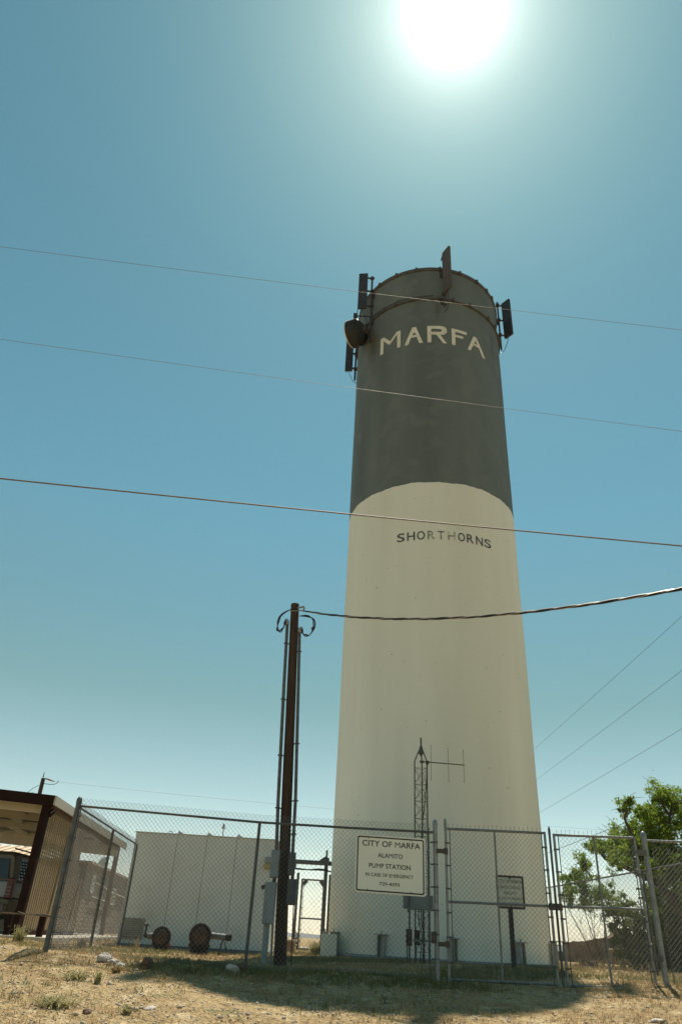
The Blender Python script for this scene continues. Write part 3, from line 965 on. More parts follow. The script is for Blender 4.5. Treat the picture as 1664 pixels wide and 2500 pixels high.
W1, H1 = 1.112, .828
MB().prism(rrect(0, W1, 0, H1, .035), 0, -.006, lambda u, v, d: sp1(u, v, d)).build('plate', 'sign_edge', s1)
MB().add([sp1(u, v, .0015) for u, v in rrect(.006, W1 - .006, .006, H1 - .006, .03)], [tuple(range(24))]).build('face', 'sign_face', s1)
mb = MB(); frame_ring(mb, rrect(.022, W1 - .022, .022, H1 - .022, .03), rrect(.042, W1 - .042, .042, H1 - .042, .018), lambda u, v: sp1(u, v, .003)); mb.build('border', 'sign_black', s1)
text_lines(s1, [('CITY OF MARFA', W1 / 2 + .01, .665, .082, .925), ('ALAMITO', W1 / 2 - .005, .508, .064, .395), ('PUMP STATION', W1 / 2 - .01, .355, .066, .655),
                ('IN CASE OF EMERGENCY', W1 / 2 - .012, .235, .048, .755), ('729-4393', W1 / 2 - .012, .115, .047, .315)], lambda u, v: sp1(u, v, .003), 'sign_black')
mb = MB()
for u, v in ((.89, .78), (.20, .78), (.20, .05), (.89, .05)):
    mb.lathe([(.008, 0), (.006, .006), (.001, .008)], sp1(u, v, .002), (0, -1, 0), 8)
mb.build('bolt', 'dark_steel', s1)['kind'] = 'stuff'
s2 = thing('notice_sign', 'small weathered CITY OF MARFA WATER STORAGE FACILITY sign on a post behind the gate', 'sign', (4.0, 17, 1.2))
def sp2(u, v, d=0.0): return (3.775 + u, 16.95 - d, 2.335 + v)
W2, H2 = .595, .63
MB().prism(rrect(0, W2, 0, H2, .03), 0, -.004, lambda u, v, d: sp2(u, v, d)).build('plate', 'sign_brown', s2)
MB().add([sp2(u, v, .002) for u, v in rrect(.03, W2 - .03, .03, H2 - .03, .02)], [tuple(range(24))]).build('face', 'sign_old', s2)
mb = MB(); frame_ring(mb, rrect(.028, W2 - .028, .028, H2 - .028, .02), rrect(.042, W2 - .042, .042, H2 - .042, .015), lambda u, v: sp2(u, v, .0045)); mb.build('border', 'sign_black', s2)
text_lines(s2, [('CITY OF MARFA', W2 / 2, .482, .066, .505), ('WATER STORAGE', W2 / 2, .372, .056, .43), ('FACILITY', W2 / 2, .268, .056, .265),
                ('IN CASE OF EMERGENCY', W2 / 2, .172, .042, .49), ('CALL 729-4393', W2 / 2, .085, .042, .36)], lambda u, v: sp2(u, v, .0045), 'sign_black', small=True)
mb = MB()
for v in (.575, .045):
    mb.lathe([(.018, 0), (.014, .012), (.002, .014)], sp2(W2 / 2, v, .004), (0, -1, 0), 8)
mb.build('bolt', 'dark_steel', s2)['kind'] = 'stuff'
mb = MB()
mb.box(4.02, 4.08, 16.985, 16.993, 1.1, 2.93)
mb.box(4.02, 4.027, 16.955, 16.985, 1.1, 2.93); mb.box(4.073, 4.08, 16.955, 16.985, 1.1, 2.93)
mb.box(3.998, 4.02, 16.954, 16.96, 1.1, 2.93); mb.box(4.08, 4.102, 16.954, 16.96, 1.1, 2.93)
mb.build('channel_post', 'dark_steel', s2)

# ------------------------------------------------------------------ pump house
sh = thing('pump_house', 'low white stuccoed pump house behind the fence', 'building', (-2.94, 21.3, 1.15))
SX = [-4.77, -3.69, -2.935, -2.165, -1.13]
SY0, SY1, SZ0, SZ1 = 20.0, 22.6, 1.27, 3.70
for a_, b_ in zip(SX[:-1], SX[1:]):
    mb = MB(); mb.box(a_ + .004, b_ - .004, SY0, SY0 + .12, SZ0, SZ1); mb.build('wall_panel', 'stucco', sh, bevel=.006)
mb = MB(); mb.box(SX[0] + .03, SX[-1] - .03, SY0 + .08, SY0 + .2, SZ0, SZ1 - .02); mb.build('seam_backing', 'stucco', sh)
mb = MB(); mb.box(SX[0], SX[0] + .12, SY0 + .122, SY1, SZ0, SZ1); mb.build('wall_panel', 'stucco', sh)
mb = MB(); mb.box(SX[-1] - .12, SX[-1], SY0 + .122, SY1, SZ0, SZ1); mb.build('wall_panel', 'stucco', sh)
mb = MB(); mb.box(SX[0], SX[-1], SY1, SY1 + .12, SZ0, SZ1); mb.build('wall_panel', 'stucco', sh)
mb = MB(); mb.box(SX[0] - .04, SX[-1] + .04, SY0 - .06, SY1 + .15, .9, SZ0 - .003); mb.build('foundation', 'foundation', sh, bevel=.01)
mb = MB(); mb.box(SX[0] - .02, SX[-1] + .02, SY0 - .02, SY1 + .14, SZ1 + .002, SZ1 + .028); roof = mb.build('roof', 'flashing', sh)
for x in SX[1:-1]:
    mb = MB(); mb.prism([(x - .01, SZ1 + .03), (x + .004, SZ1 + .10), (x + .12, SZ1 + .045), (x + .14, SZ1 + .03)], SY0 - .01, SY1, lambda u, v, d: (u, d, v)); mb.build('roof_rib', 'flashing', roof)
mb = MB(); mb.tube([(-3.97, 20.2, 3.73), (-3.96, 20.2, 3.79), (-3.90, 20.2, 3.80), (-3.88, 20.2, 3.75)], .01, 5); mb.build('lifting_eye', 'dark_steel', roof)
mb = MB()
mb.box(-4.66, -4.62, SY0 - .03, SY0 - .001, 1.36, 1.80); mb.box(-4.21, -4.17, SY0 - .03, SY0 - .001, 1.36, 1.80)
mb.box(-4.62, -4.21, SY0 - .03, SY0 - .001, 1.765, 1.80); mb.box(-4.62, -4.21, SY0 - .03, SY0 - .001, 1.36, 1.395)
vent = mb.build('vent', 'louver', sh)
mb = MB(); mb.box(-4.62, -4.21, SY0 - .006, SY0 - .002, 1.395, 1.765); mb.build('vent_shade_plate', 'shade_black', vent)  # dark plate on the wall, standing in for shade behind the slats
for k in range(8):
    z = 1.42 + k * .045
    MB().obox((-4.415, SY0 - .02, z), (.204, 0, 0), (0, .012, -.012), (0, .003, .016)).build('slat', 'louver', vent)
mb = MB(); mb.box(-1.40, -1.24, SY0 - .14, SY0 - .002, 3.16, 3.30); lamp = mb.build('wall_lamp', 'transformer_grey', sh, bevel=.02)
mb = MB(); mb.box(-1.405, -1.235, SY0 - .15, SY0 - .01, 3.03, 3.157); mb.build('lens', 'lamp_yellow', lamp, bevel=.03)
al = thing('beacon_light', 'small beacon lamp on a thin stem above the pump house roof', 'lamp', (-2.62, 20.6, 3.72))
MB().tube([(-2.62, 20.6, 3.70), (-2.63, 20.6, 3.97)], .012, 6).build('stem', 'dark_steel', al)
MB().lathe([(.05, 3.97), (.055, 4.0), (.03, 4.03), (.028, 4.08), (.018, 4.1), (.002, 4.105)], (-2.63, 20.6, 0), n=12).build('lamp_globe', 'porcelain', al, smooth=True)

# ------------------------------------------------------------------ valves
def valve(label, x, z, r, body_h, pipe_to, flange_mat, y=18.0):
    gz0 = g(x, y) - .05
    t = thing('gate_valve', label, 'valve', (x, y, gz0))
    MB().lathe([(r * .72, -.10), (r * .98, -.09), (r, -.06), (r, -.02), (r * .86, -.015), (r * .84, .05), (r * .6, .16), (r * .5, .3), (r * .48, .5)], (x, y, z), (0, -1, 0) if False else (0, 1, 0), 28).build('disc_cover', 'rust_valve', t, smooth=True)
    MB().lathe([(r * .70, -.104), (r * .66, -.125), (r * .20, -.135), (r * .18, -.17), (.002, -.172)], (x, y, z), (0, 1, 0), 24).build('cover_plate', 'rust_plate', t, smooth=True)
    MB().lathe([(r * .99, -.07), (r * 1.03, -.065), (r * 1.03, -.045), (r * .99, -.04)], (x, y, z), (0, 1, 0), 28).build('rim_band', 'rust_plate', t, smooth=True)
    mb = MB()
    for k in range(10):
        a_ = 2 * math.pi * k / 10
        mb.lathe([(.014, -.11), (.014, -.085)], (x + math.cos(a_) * r * .9, y, z + math.sin(a_) * r * .9), (0, 1, 0), 6)
    mb.build('bolt', 'rust_valve', t)['kind'] = 'stuff'
    MB().lathe([(r * .80, gz0), (r * .80, gz0 + body_h * .30), (r * .62, gz0 + body_h * .34), (r * .58, gz0 + body_h * .55), (r * .72, z - r * .4), (r * .55, z)], (x - .02, y + .12, 0), n=16).build('body', 'rust_valve', t, smooth=True)
    MB().lathe([(r * 1.0, gz0 + body_h * .30), (r * 1.0, gz0 + body_h * .38)], (x - .02, y + .12, 0), n=8).build('flange', flange_mat, t)
    mb = MB()
    for k in range(8):
        a_ = 2 * math.pi * (k + .5) / 8
        mb.lathe([(.02, gz0 + body_h * .26), (.02, gz0 + body_h * .42)], (x - .02 + math.cos(a_) * r * .86, y + .12 + math.sin(a_) * r * .86, 0), n=6)
    mb.build('flange_bolt', flange_mat, t)
    sg = 1 if pipe_to > x else -1
    MB().tube([(x + sg * r * .6, y + .1, z + .02), (pipe_to, y + .1, z)], .062, 12).build('lever_pipe', 'pipe_paint', t, smooth=True)
    return t, gz0, sg
t, z0, sg = valve('rusty brown check valve with grey arm pointing right, beside the pump house', -2.50, 1.52, .235, .62, -1.93, 'rust_valve')
MB().lathe([(.075, -.06), (.075, .06), (.05, .065), (.05, -.02)], (-1.90, 18.1, 1.525), (1, 0, 0), 14).build('end_cap', 'rust_valve', t, smooth=True)
MB().tube([(-2.02, 18.08, 1.47), (-2.10, 18.08, 1.1)], .016, 6).build('stem', 'dark_steel', t)
mb = MB(); mb.tube([(-2.0, 18.06, 1.47), (-1.96, 18.06, 1.40), (-1.93, 18.06, 1.33)], .008, 5); mb.obox((-1.93, 18.06, 1.31), (.022, 0, 0), (0, .02, 0), (0, 0, .03)); mb.build('lock', 'dark_steel', t)
t, z0, sg = valve('rusty brown valve with red flange and handle pointing left, near the louvre vent', -3.33, 1.455, .20, .55, -3.66, 'rust_red')
mb = MB(); mb.tube([(-3.66, 18.1, 1.455), (-3.73, 18.1, 1.50)], .055, 10); mb.tube([(-3.72, 18.1, 1.48), (-3.715, 18.1, 1.66)], .022, 6); mb.tube([(-3.77, 18.1, 1.665), (-3.66, 18.1, 1.665)], .016, 6)
mb.build('tee_handle', 'rust_valve', t)

# ------------------------------------------------------------------ utility pole with meters
up = thing('utility_pole', 'dark brown wooden utility pole with conduits and grey electrical boxes', 'utility pole', (-.62, 15, 1.1))
PB, PT = Vector((-.605, 15, 1.0)), Vector((-.926, 15, 8.12))
MB().tube([PB.lerp(PT, i / 14) for i in range(15)], [.118 - .0017 * i + .001 * math.sin(i * 2) for i in range(15)], 14).build('shaft', 'pole_wood', up, smooth=True)
for nm, pts, r_ in (('left', [(-.845, 14.9, 2.96), (-.90, 14.9, 3.9), (-1.0, 14.92, 6.2), (-1.055, 14.94, 7.62)], .035), ('right', [(-.535, 14.9, 2.94), (-.56, 14.9, 3.9), (-.68, 14.92, 6.0), (-.765, 14.94, 7.45)], .033)):
    c_ = MB().tube(pts, r_, 8).build('conduit', 'galvanised_dull', up, smooth=True)
    top = Vector(pts[-1])
    sg = -1 if nm == 'left' else 1
    mb = MB()
    mb.lathe([(.035, -.03), (.05, .0), (.055, .05), (.04, .10), (.002, .125)], top, (sg * .35, 0, 1), 10)
    mb.obox(top + Vector((sg * .05, -.01, .0)), (.035, 0, .0), (0, .035, 0), (0, 0, .03))
    mb.build('weatherhead', 'grey_box', up, smooth=True)
    for zc in ((7.15, 5.9, 4.75, 3.75) if nm == 'left' else (6.98, 5.0, 3.9, 3.3)):
        u = None
        for p, q in zip(pts[:-1], pts[1:]):
            if p[2] <= zc <= q[2]:
                k = (zc - p[2]) / (q[2] - p[2]); u = Vector(p).lerp(Vector(q), k)
        pole_x = PB.lerp(PT, (zc - 1.0) / 7.12).x
        mb = MB(); mb.beam(u - Vector(((u.x - pole_x) * -.45 if False else -sg * -.0, 0, 0)) + Vector((sg * .055, 0, 0)), (pole_x, 15, zc), .018, .022)
        mb.lathe([(r_ + .006, -.014), (r_ + .006, .014)], u, (0, 0, 1), 8)
        mb.build('conduit_clamp', 'dark_steel', up)
def ebox(x0, x1, z0, z1, matn, d=.16, y=14.86):
    mb = MB(); mb.box(x0, x1, y - d, y, z0, z1)
    b = mb.build('electrical_box', matn, up, bevel=.008)
    mb = MB(); mb.box(x0 + .012, x1 - .012, y - d - .009, y - d - .001, z0 + .012, z1 - .012); mb.build('door', matn, b, bevel=.004)
    return b
ebox(-.925, -.765, 2.52, 2.985, 'grey_box')
b = ebox(-.985, -.775, 1.775, 2.445, 'grey_box', d=.18)
MB().obox((-1.005, 14.72, 2.36), (.045, 0, .02), (0, .02, 0), (-.015, 0, .03)).build('switch_handle', 'sign_brown', b)
ebox(-.595, -.465, 2.575, 2.96, 'grey_box_dark')
ebox(-.575, -.41, 2.095, 2.515, 'grey_box_dark', d=.2)
mb = MB(); mb.tube([(-.83, 14.78, 2.445), (-.83, 14.78, 2.52)], .035, 8); mb.build('nipple', 'dark_steel', up)
mb = MB(); mb.tube([(-.50, 14.78, 2.515), (-.50, 14.78, 2.575)], .03, 8); mb.build('nipple', 'dark_steel', up)
MB().tube([(-.90, 14.78, 1.775), (-.885, 14.78, 1.0)], .055, 10).build('riser', 'grey_box', up, smooth=True)
MB().tube([(-.79, 14.80, 1.775), (-.755, 14.80, 1.0)], .02, 8).build('ground_conduit', 'galvanised', up, smooth=True)
MB().tube([(-.44, 14.78, 2.095), (-.40, 14.78, 1.0)], .012, 6).build('ground_wire', 'cable_black', up)
# drip loops
def arc(pts, n=6):
    pts = [Vector(p) for p in pts]
    out = []
    for i in range(len(pts) - 1):
        p0, p1, p2, p3 = pts[max(i - 1, 0)], pts[i], pts[i + 1], pts[min(i + 2, len(pts) - 1)]
        for k in range(n):
            t = k / n
            out.append(.5 * ((2 * p1) + (p2 - p0) * t + (2 * p0 - 5 * p1 + 4 * p2 - p3) * t * t + (3 * p1 - p0 - 3 * p2 + p3) * t ** 3))
    out.append(pts[-1])
    return out
for k in range(3):
    d = .02 * k
    MB().tube(arc([(-1.07 - d, 14.9, 7.68), (-1.12, 14.88 - d, 7.5), (-1.18 - d, 14.88, 7.38 + d), (-1.24 - d, 14.9, 7.45), (-1.28 + d, 14.92, 7.66), (-1.20, 14.93, 7.84 - d), (-1.0, 14.9, 7.95), (-.83, 14.88, 7.94)]), .010, 5).build('drip_loop', 'cable_black', up, smooth=True)
    MB().tube(arc([(-.74 + d, 14.9, 7.5), (-.70, 14.88, 7.42 - d), (-.64 + d, 14.87, 7.32 + d), (-.53, 14.88, 7.36), (-.47 + d, 14.9, 7.55), (-.50 + d, 14.9, 7.74), (-.62, 14.9, 7.83 - d), (-.80, 14.9, 7.80)]), .010, 5).build('drip_loop', 'cable_black', up, smooth=True)
mb = MB(); mb.obox((-.475, 14.9, 7.52), (.03, 0, 0), (0, .02, 0), (0, 0, .03)); mb.build('splice', 'cable_black', up)
mb = MB(); mb.beam((-.86, 14.9, 7.99), (-.73, 14.9, 8.03), .03, .03); mb.tube([(-.73, 14.9, 8.05), (-.70, 14.9, 7.99), (-.73, 14.9, 7.93)], .02, 6); mb.beam((-1.02, 14.88, 7.90), (-.72, 14.88, 7.93), .02, .02)
mb.build('dead_end_bracket', 'porcelain', up)

# service drop: twisted triplex from the pole to the road
drop = thing('service_drop', 'thick twisted black service cable running from the wooden pole to the right', 'cable', (-.8, 15, 7.97))
def dropc(t):
    Y = 15 - 10.5 * t
    X = -.78 + .731 * (15 - Y)
    A = np.polyfit([15, 11.72, 8], [7.98, 6.565, 5.60], 2)
    return Vector((X, Y, float(np.polyval(A, Y))))
for k in range(3):
    pts = []
    for i in range(340):
        t = i / 339
        p = dropc(t)
        a_ = t * 12.85 * 2 * math.pi / 1.05 + k * 2 * math.pi / 3
        rr = .0135 * min(1, t * 14 + .15)
        pts.append(p + Vector((0, math.sin(a_) * rr, math.cos(a_) * rr)))
    MB().tube(pts, .0125 if k else .008, 5).build('bare_neutral' if k == 0 else 'insulated_conductor', 'cable_neutral' if k == 0 else 'cable_black', drop, smooth=True)

# ------------------------------------------------------------------ overhead wires
def wire(label, pts, r, matn, group=None, n=5):
    p0 = pts[len(pts) // 2]
    MB().tube(pts, r, n, cap=True).top('overhead_wire', matn, label, 'wire', tuple(p0), group, smooth=True)
def road_wire(z0, Xl, Yl, Zl, Xr, Yr, Zr, sag, r, matn, label):
    d = Vector((Xr - Xl, Yr - Yl, Zr - Zl))
    P0 = Vector((Xl, Yl, Zl))
    pts = []
    for i in range(81):
        t = -2.2 + 5.2 * i / 80
        p = P0 + d * t
        p.z += sag * (t - 0) * (t - 1)
        pts.append(p)
    wire(label, pts, r, matn)
road_wire(0, -4.58, 6.15, 9.0, 4.53, 6.88, 9.0, .10, .0026, 'cable_bare', 'thin bare wire crossing the dark top of the tower, highest of three')
road_wire(0, -4.13, 6.2, 7.45, 4.31, 7.1, 7.40, .07, .0024, 'cable_bare', 'thin bare wire crossing the dark part of the tower below its MARFA lettering')
road_wire(0, -3.55, 6.2, 5.51, 3.77, 6.74, 5.495, .05, .0085, 'cable_brown', 'thicker brown wire crossing the tower just above its SHORTHORNS lettering')
for k, (zr, lab) in enumerate(((10.2, 'highest thin wire rising to the right behind the tower'), (8.52, 'second highest thin wire rising to the right behind the tower'), (6.75, 'third thin wire rising to the right behind the tower'), (4.62, 'lowest wire rising to the right, passing in front of the tree'))):
    pts = [(12.0 + .004 * (y - 20), y, 1.6 + zr + .00006 * (y - 45) ** 2 * 3 - .1) for y in np.arange(-10, 110, 4)]
    wire(lab, pts, .006 if k < 3 else .011, 'cable_black', None)

# ------------------------------------------------------------------ lattice mast with yagi
ms = thing('lattice_mast', 'slim three-legged lattice mast with pointed top in front of the tower', 'mast', (2.45, 19, 1.2))
LG = [Vector((2.285, 18.98, 0)), Vector((2.60, 18.95, 0)), Vector((2.505, 19.22, 0))]
APX = Vector((2.462, 19.05, 0))
for p in LG:
    MB().tube([p + Vector((0, 0, 1.05)), p + Vector((0, 0, 5.66)), APX.lerp(p, .12) + Vector((0, 0, 6.02))], .017, 7).build('leg', 'mast_steel', ms, smooth=True)
z = 1.45
k = 0
while z < 5.7:
    mb = MB()
    for i in range(3):
        mb.tube([LG[i] + Vector((0, 0, z)), LG[(i + 1) % 3] + Vector((0, 0, z))], .006, 5)
        if z + .4 < 5.7 and z < 5.2:
            mb.tube([LG[i] + Vector((0, 0, z + .02)), LG[(i + 1) % 3] + Vector((0, 0, z + .38))], .005, 5)
            mb.tube([LG[(i + 1) % 3] + Vector((0, 0, z + .02)), LG[i] + Vector((0, 0, z + .38))], .005, 5)
    mb.build('bracing', 'mast_steel', ms)
    z += .405 if k != 9 else .4
    k += 1
MB().tube([APX + Vector((0, 0, 5.80)), APX + Vector((0, 0, 6.28))], .022, 8).build('top_tube', 'mast_steel', ms, smooth=True)
MB().lathe([(.02, 5.82), (.07, 5.88), (.06, 5.98), (.035, 6.06)], APX, n=6).build('top_plate', 'mast_steel', ms)
MB().tube(arc([(2.64, 18.93, 5.63), (2.60, 18.92, 5.50), (2.56, 18.95, 4.9), (2.50, 18.97, 4.4), (2.45, 19.0, 3.9), (2.40, 19.0, 3.4), (2.35, 18.98, 2.9), (2.33, 18.96, 2.3)]), .011, 6).build('coax_cable', 'cable_black', ms, smooth=True)
yg = thing('yagi_antenna', 'three-element yagi antenna on a horizontal boom at the lattice mast top', 'antenna', (2.6, 18.93, 5.64))
MB().tube([(2.42, 18.92, 5.648), (3.56, 18.90, 5.615)], .014, 8).build('boom', 'yagi', yg, smooth=True)
for x, a_, b_ in ((2.70, 5.21, 6.05), (3.148, 5.205, 6.01), (3.545, 5.2, 5.985)):
    mb = MB(); mb.tube([(x, 18.9, a_), (x, 18.9, b_)], .0055, 5)
    for zz in (a_, b_): mb.tube([(x, 18.9, zz - .012), (x, 18.9, zz + .012)], .010, 6)
    mb.build('element', 'mast_steel', yg)
mb = MB(); mb.obox((2.61, 18.93, 5.64), (.045, 0, 0), (0, .04, 0), (0, 0, .03)); mb.obox((2.47, 18.94, 5.645), (.05, 0, 0), (0, .03, 0), (0, 0, .025)); mb.build('boom_clamp', 'dark_steel', yg)
# equipment rack at its foot
rk = thing('equipment_rack', 'strut rack with brown and grey boxes at the foot of the lattice mast', 'equipment rack', (2.3, 18.5, 1.2))
for x in (2.10, 2.68):
    MB().tube([(x, 18.52, 1.0), (x, 18.52, 2.62)], .024, 6).build('rack_post', 'galvanised_dull', rk, smooth=True)
for z, x0, x1 in ((2.285, 2.06, 2.72), (1.67, 2.17, 2.62)):
    st = MB(); st.box(x0, x1, 18.455, 18.475, z - .022, z + .022)
    st = st.build('strut', 'galvanised', rk)
    mb = MB()
    for x in np.arange(x0 + .04, x1 - .02, .065): mb.box(x - .013, x + .013, 18.451, 18.456, z - .009, z + .009)
    mb.build('slot_shade_plate', 'shade_black', st)['kind'] = 'stuff'  # dark plates on the strut face imitate shaded slot holes
mb = MB(); mb.box(1.97, 2.66, 18.6, 18.72, 2.29, 2.58); mb.build('cabinet', 'cabinet', rk, bevel=.01)
mb = MB(); mb.box(2.025, 2.15, 18.42, 18.56, 1.56, 1.885); mb.build('box', 'brown_box', rk, bevel=.006)
mb = MB(); mb.box(2.225, 2.345, 18.56, 18.68, 1.58, 1.875); mb.build('box', 'brown_box', rk, bevel=.006)
for pts, r_ in (([(2.045, 18.5, 1.56), (2.045, 18.5, 1.1)], .014), ([(2.30, 18.45, 2.27), (2.31, 18.43, 2.0), (2.37, 18.42, 1.75), (2.34, 18.45, 1.4), (2.33, 18.48, 1.1)], .013), ([(2.36, 18.45, 2.27), (2.37, 18.43, 2.0), (2.41, 18.42, 1.75), (2.39, 18.45, 1.4), (2.36, 18.48, 1.1)], .013),
                ([(2.12, 18.45, 2.56), (2.06, 18.44, 2.36), (2.05, 18.44, 2.22), (2.08, 18.45, 2.28)], .008), ([(2.42, 18.45, 2.27), (2.43, 18.45, 1.1)], .012), ([(2.24, 18.5, 1.67), (2.24, 18.5, 1.1)], .016)):
    MB().tube(arc(pts), r_, 6).build('cable', 'cable_black', rk, smooth=True)

# ------------------------------------------------------------------ cable bridge between pump house and tower
BY = 24.6
cb = thing('cable_bridge', 'steel cable bridge on a post linking the pump house and the tower', 'cable bridge', (.19, BY, 1.2))
mb = MB(); mb.box(-1.25, .62, BY - .15, BY + .15, 3.565, 3.672); mb.build('deck', 'galvanised_dull', cb, bevel=.008)
MB().tube([(.19, BY, 1.0), (.19, BY, 3.565)], .06, 10).build('post', 'galvanised_dull', cb, smooth=True)
MB().tube([(.19, BY, 3.672), (.19, BY, 3.99)], .034, 8).build('post_stub', 'galvanised', cb, smooth=True)
mb = MB(); mb.prism([(-.05, 3.675), (.13, 3.80), (.28, 3.76), (.28, 3.675)], BY - .1, BY + .1, lambda u, v, d: (u, d, v)); mb.build('ramp_bracket', 'galvanised_dull', cb)
for k in range(3):
    d = .03 * k - .08
    MB().tube(arc([(-1.2, BY + d, 3.435), (-.68, BY + d, 3.405 + .012 * k), (-.34, BY + d, 3.41), (.03, BY + d, 3.445 - .014 * k), (.36, BY + d, 3.39), (.58, BY + d, 3.38)]), .018, 6).build('coax_cable', 'cable_black', cb, smooth=True)
mb = MB(); mb.box(-1.04, -.74, BY - .1, BY + .1, 3.41, 3.56); mb.build('junction_box', 'cabinet', cb, bevel=.01)
lc = thing('low_curb', 'low rusty-edged concrete block beside the back gate', 'block', (-.95, 25.2, 1.15))
mb = MB(); mb.box(-1.15, -.62, 25.0, 25.4, 1.05, 1.48); mb.build('core', 'adobe', lc, bevel=.01)
mb = MB(); mb.box(-1.18, -.60, 24.98, 25.42, 1.482, 1.53); mb.build('cap', 'concrete', lc, bevel=.008)
wb = thing('meter_box', 'pale concrete box low against the left foot of the tower', 'box', (.36, 22.6, 1.2))
mb = MB(); mb.box(.14, .56, 21.95, 22.5, 1.05, 1.72); mb.build('core', 'tower_cream', wb, bevel=.01)

# ------------------------------------------------------------------ carport and house on the left
cp = thing('carport', 'brown-trimmed carport with slatted wooden side left of the fence', 'carport', (-7.5, 18, 1.3))
ER0, ER1 = Vector((-6.30, 17.8, 4.10)), Vector((-6.95, 27.8, 4.10))
ed = (ER1 - ER0).normalized()
LX = Vector((-1, -.065, .045))       # direction along the front, rising to the ridge
def cpp(u, w, z=0): # u metres left along the front, w metres back
    return ER0 + LX * u + ed * w + Vector((0, 0, z))
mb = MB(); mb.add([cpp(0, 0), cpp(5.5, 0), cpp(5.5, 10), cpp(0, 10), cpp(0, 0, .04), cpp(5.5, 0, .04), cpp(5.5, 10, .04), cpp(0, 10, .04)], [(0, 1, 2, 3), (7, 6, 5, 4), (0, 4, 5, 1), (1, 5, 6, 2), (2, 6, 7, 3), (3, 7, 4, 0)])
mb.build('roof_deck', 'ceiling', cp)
mb = MB(); mb.beam(cpp(-.03, -.03, -.07), cpp(5.5, -.03, -.07), .04, .235); mb.build('front_fascia', 'brown_trim', cp)
mb = MB(); mb.beam(cpp(-.05, -.05, -.055), cpp(-.05, 10.05, -.055), .04, .20); mb.build('side_fascia', 'tan_trim', cp)
for w, dz, hh in ((.55, -.16, .30), (3.2, -.12, .20), (5.9, -.12, .20), (9.6, -.22, .42)):
    mb = MB(); mb.beam(cpp(.12, w, dz), cpp(5.4, w, dz), .08, hh); mb.build('cross_beam', 'purlin', cp)
for u in (.6, 1.5, 2.4, 3.3, 4.2):
    mb = MB(); mb.beam(cpp(u, .1, -.05), cpp(u, 9.9, -.05), .05, .09); mb.build('purlin', 'purlin', cp)
mb = MB(); mb.beam(cpp(.14, .2, -.16), cpp(.14, 9.9, -.16), .06, .18); mb.build('side_beam', 'slat_wood_dark', cp)
for w, u, s_, m_ in ((.18, .16, .085, 'brown_trim'), (9.7, .16, .07, 'slat_wood_dark'), (.18, 5.2, .085, 'brown_trim'), (9.7, 5.2, .07, 'brown_trim')):
    p = cpp(u, w)
    mb = MB(); mb.box(p.x - s_, p.x + s_, p.y - s_, p.y + s_, 1.2, p.z - .03); mb.build('post', m_, cp, bevel=.008)
mb = MB(); mb.beam(cpp(.05, .15, -.36), cpp(.05, .45, -.22), .08, .09); mb.build('knee_brace', 'brown_trim', cp)
# slatted screen: vertical battens outside, thin horizontals inside
for k in range(29):
    w = .36 + k * .172
    top = cpp(.10, w, -.26)
    base = cpp(.10, w)
    zt_ = top.z
    if w > 4.2: zt_ = 3.05 - (w - 4.2) * .9
    lean = .010 * math.sin(k * 1.7)
    a_, b_ = Vector((base.x, base.y + lean, 1.42)), Vector((base.x, base.y - lean, zt_))
    mb = MB(); mb.beam(a_, b_, .046, .028, up=(1, 0, 0))
    mb.build('batten', 'slat_wood', cp)
for k in range(31):
    z = 1.46 + k * .077
    if z > 3.78: continue
    w1 = 5.0 if z < 2.6 else 4.25
    p, q = cpp(.14, .3), cpp(.14, w1)
    mb = MB(); mb.beam((p.x, p.y, z), (q.x, q.y, z), .012, .034); mb.build('rail', 'slat_wood_dark', cp)
for w in (2.1, 4.4):
    a_, b_ = cpp(.06, w), cpp(.06, w + .35)
    mb = MB(); mb.beam((a_.x, a_.y, 1.45), (b_.x, b_.y, 3.75 if w < 4 else 2.7), .035, .06); mb.build('brace', 'slat_wood', cp)
mb = MB(); mb.beam((cpp(.08, .3).x, cpp(.08, .3).y, 1.36), (cpp(.08, 5.1).x, cpp(.08, 5.1).y, 1.36), .09, .13); mb.build('kickboard', 'brown_trim', cp)
mb = MB(); mb.obox((-9.0, 22.3, 1.24), (3.3, 0.0, 0), (-.35, 5.6, 0), (0, 0, .10)); slab = mb.build('slab', 'concrete', cp, bevel=.01)
# guard rail
gr = thing('guard_rail', 'low rail of brown posts and pipe in front of the carport', 'guard rail', (-6.0, 16.9, 1.3))
for x in (-5.63, -6.14, -6.30, -7.3, -8.4):
    mb = MB(); mb.box(x - .055, x + .055, 16.92, 17.03, 1.15, 1.735 if x > -6.2 else 1.71); mb.build('post', 'brown_trim', gr, bevel=.008)
MB().tube(arc([(-5.2, 16.90, 1.69), (-5.63, 16.90, 1.715), (-6.14, 16.90, 1.725), (-7.3, 16.9, 1.74), (-8.6, 16.9, 1.75)]), .016, 6).build('rail', 'cable_brown', gr, smooth=True)
MB().tube(arc([(-5.2, 16.90, 1.73), (-5.4, 16.90, 1.715), (-5.63, 16.90, 1.75), (-5.9, 16.9, 1.72), (-6.14, 16.90, 1.76)]), .008, 5).build('wire', 'cable_brown', gr)

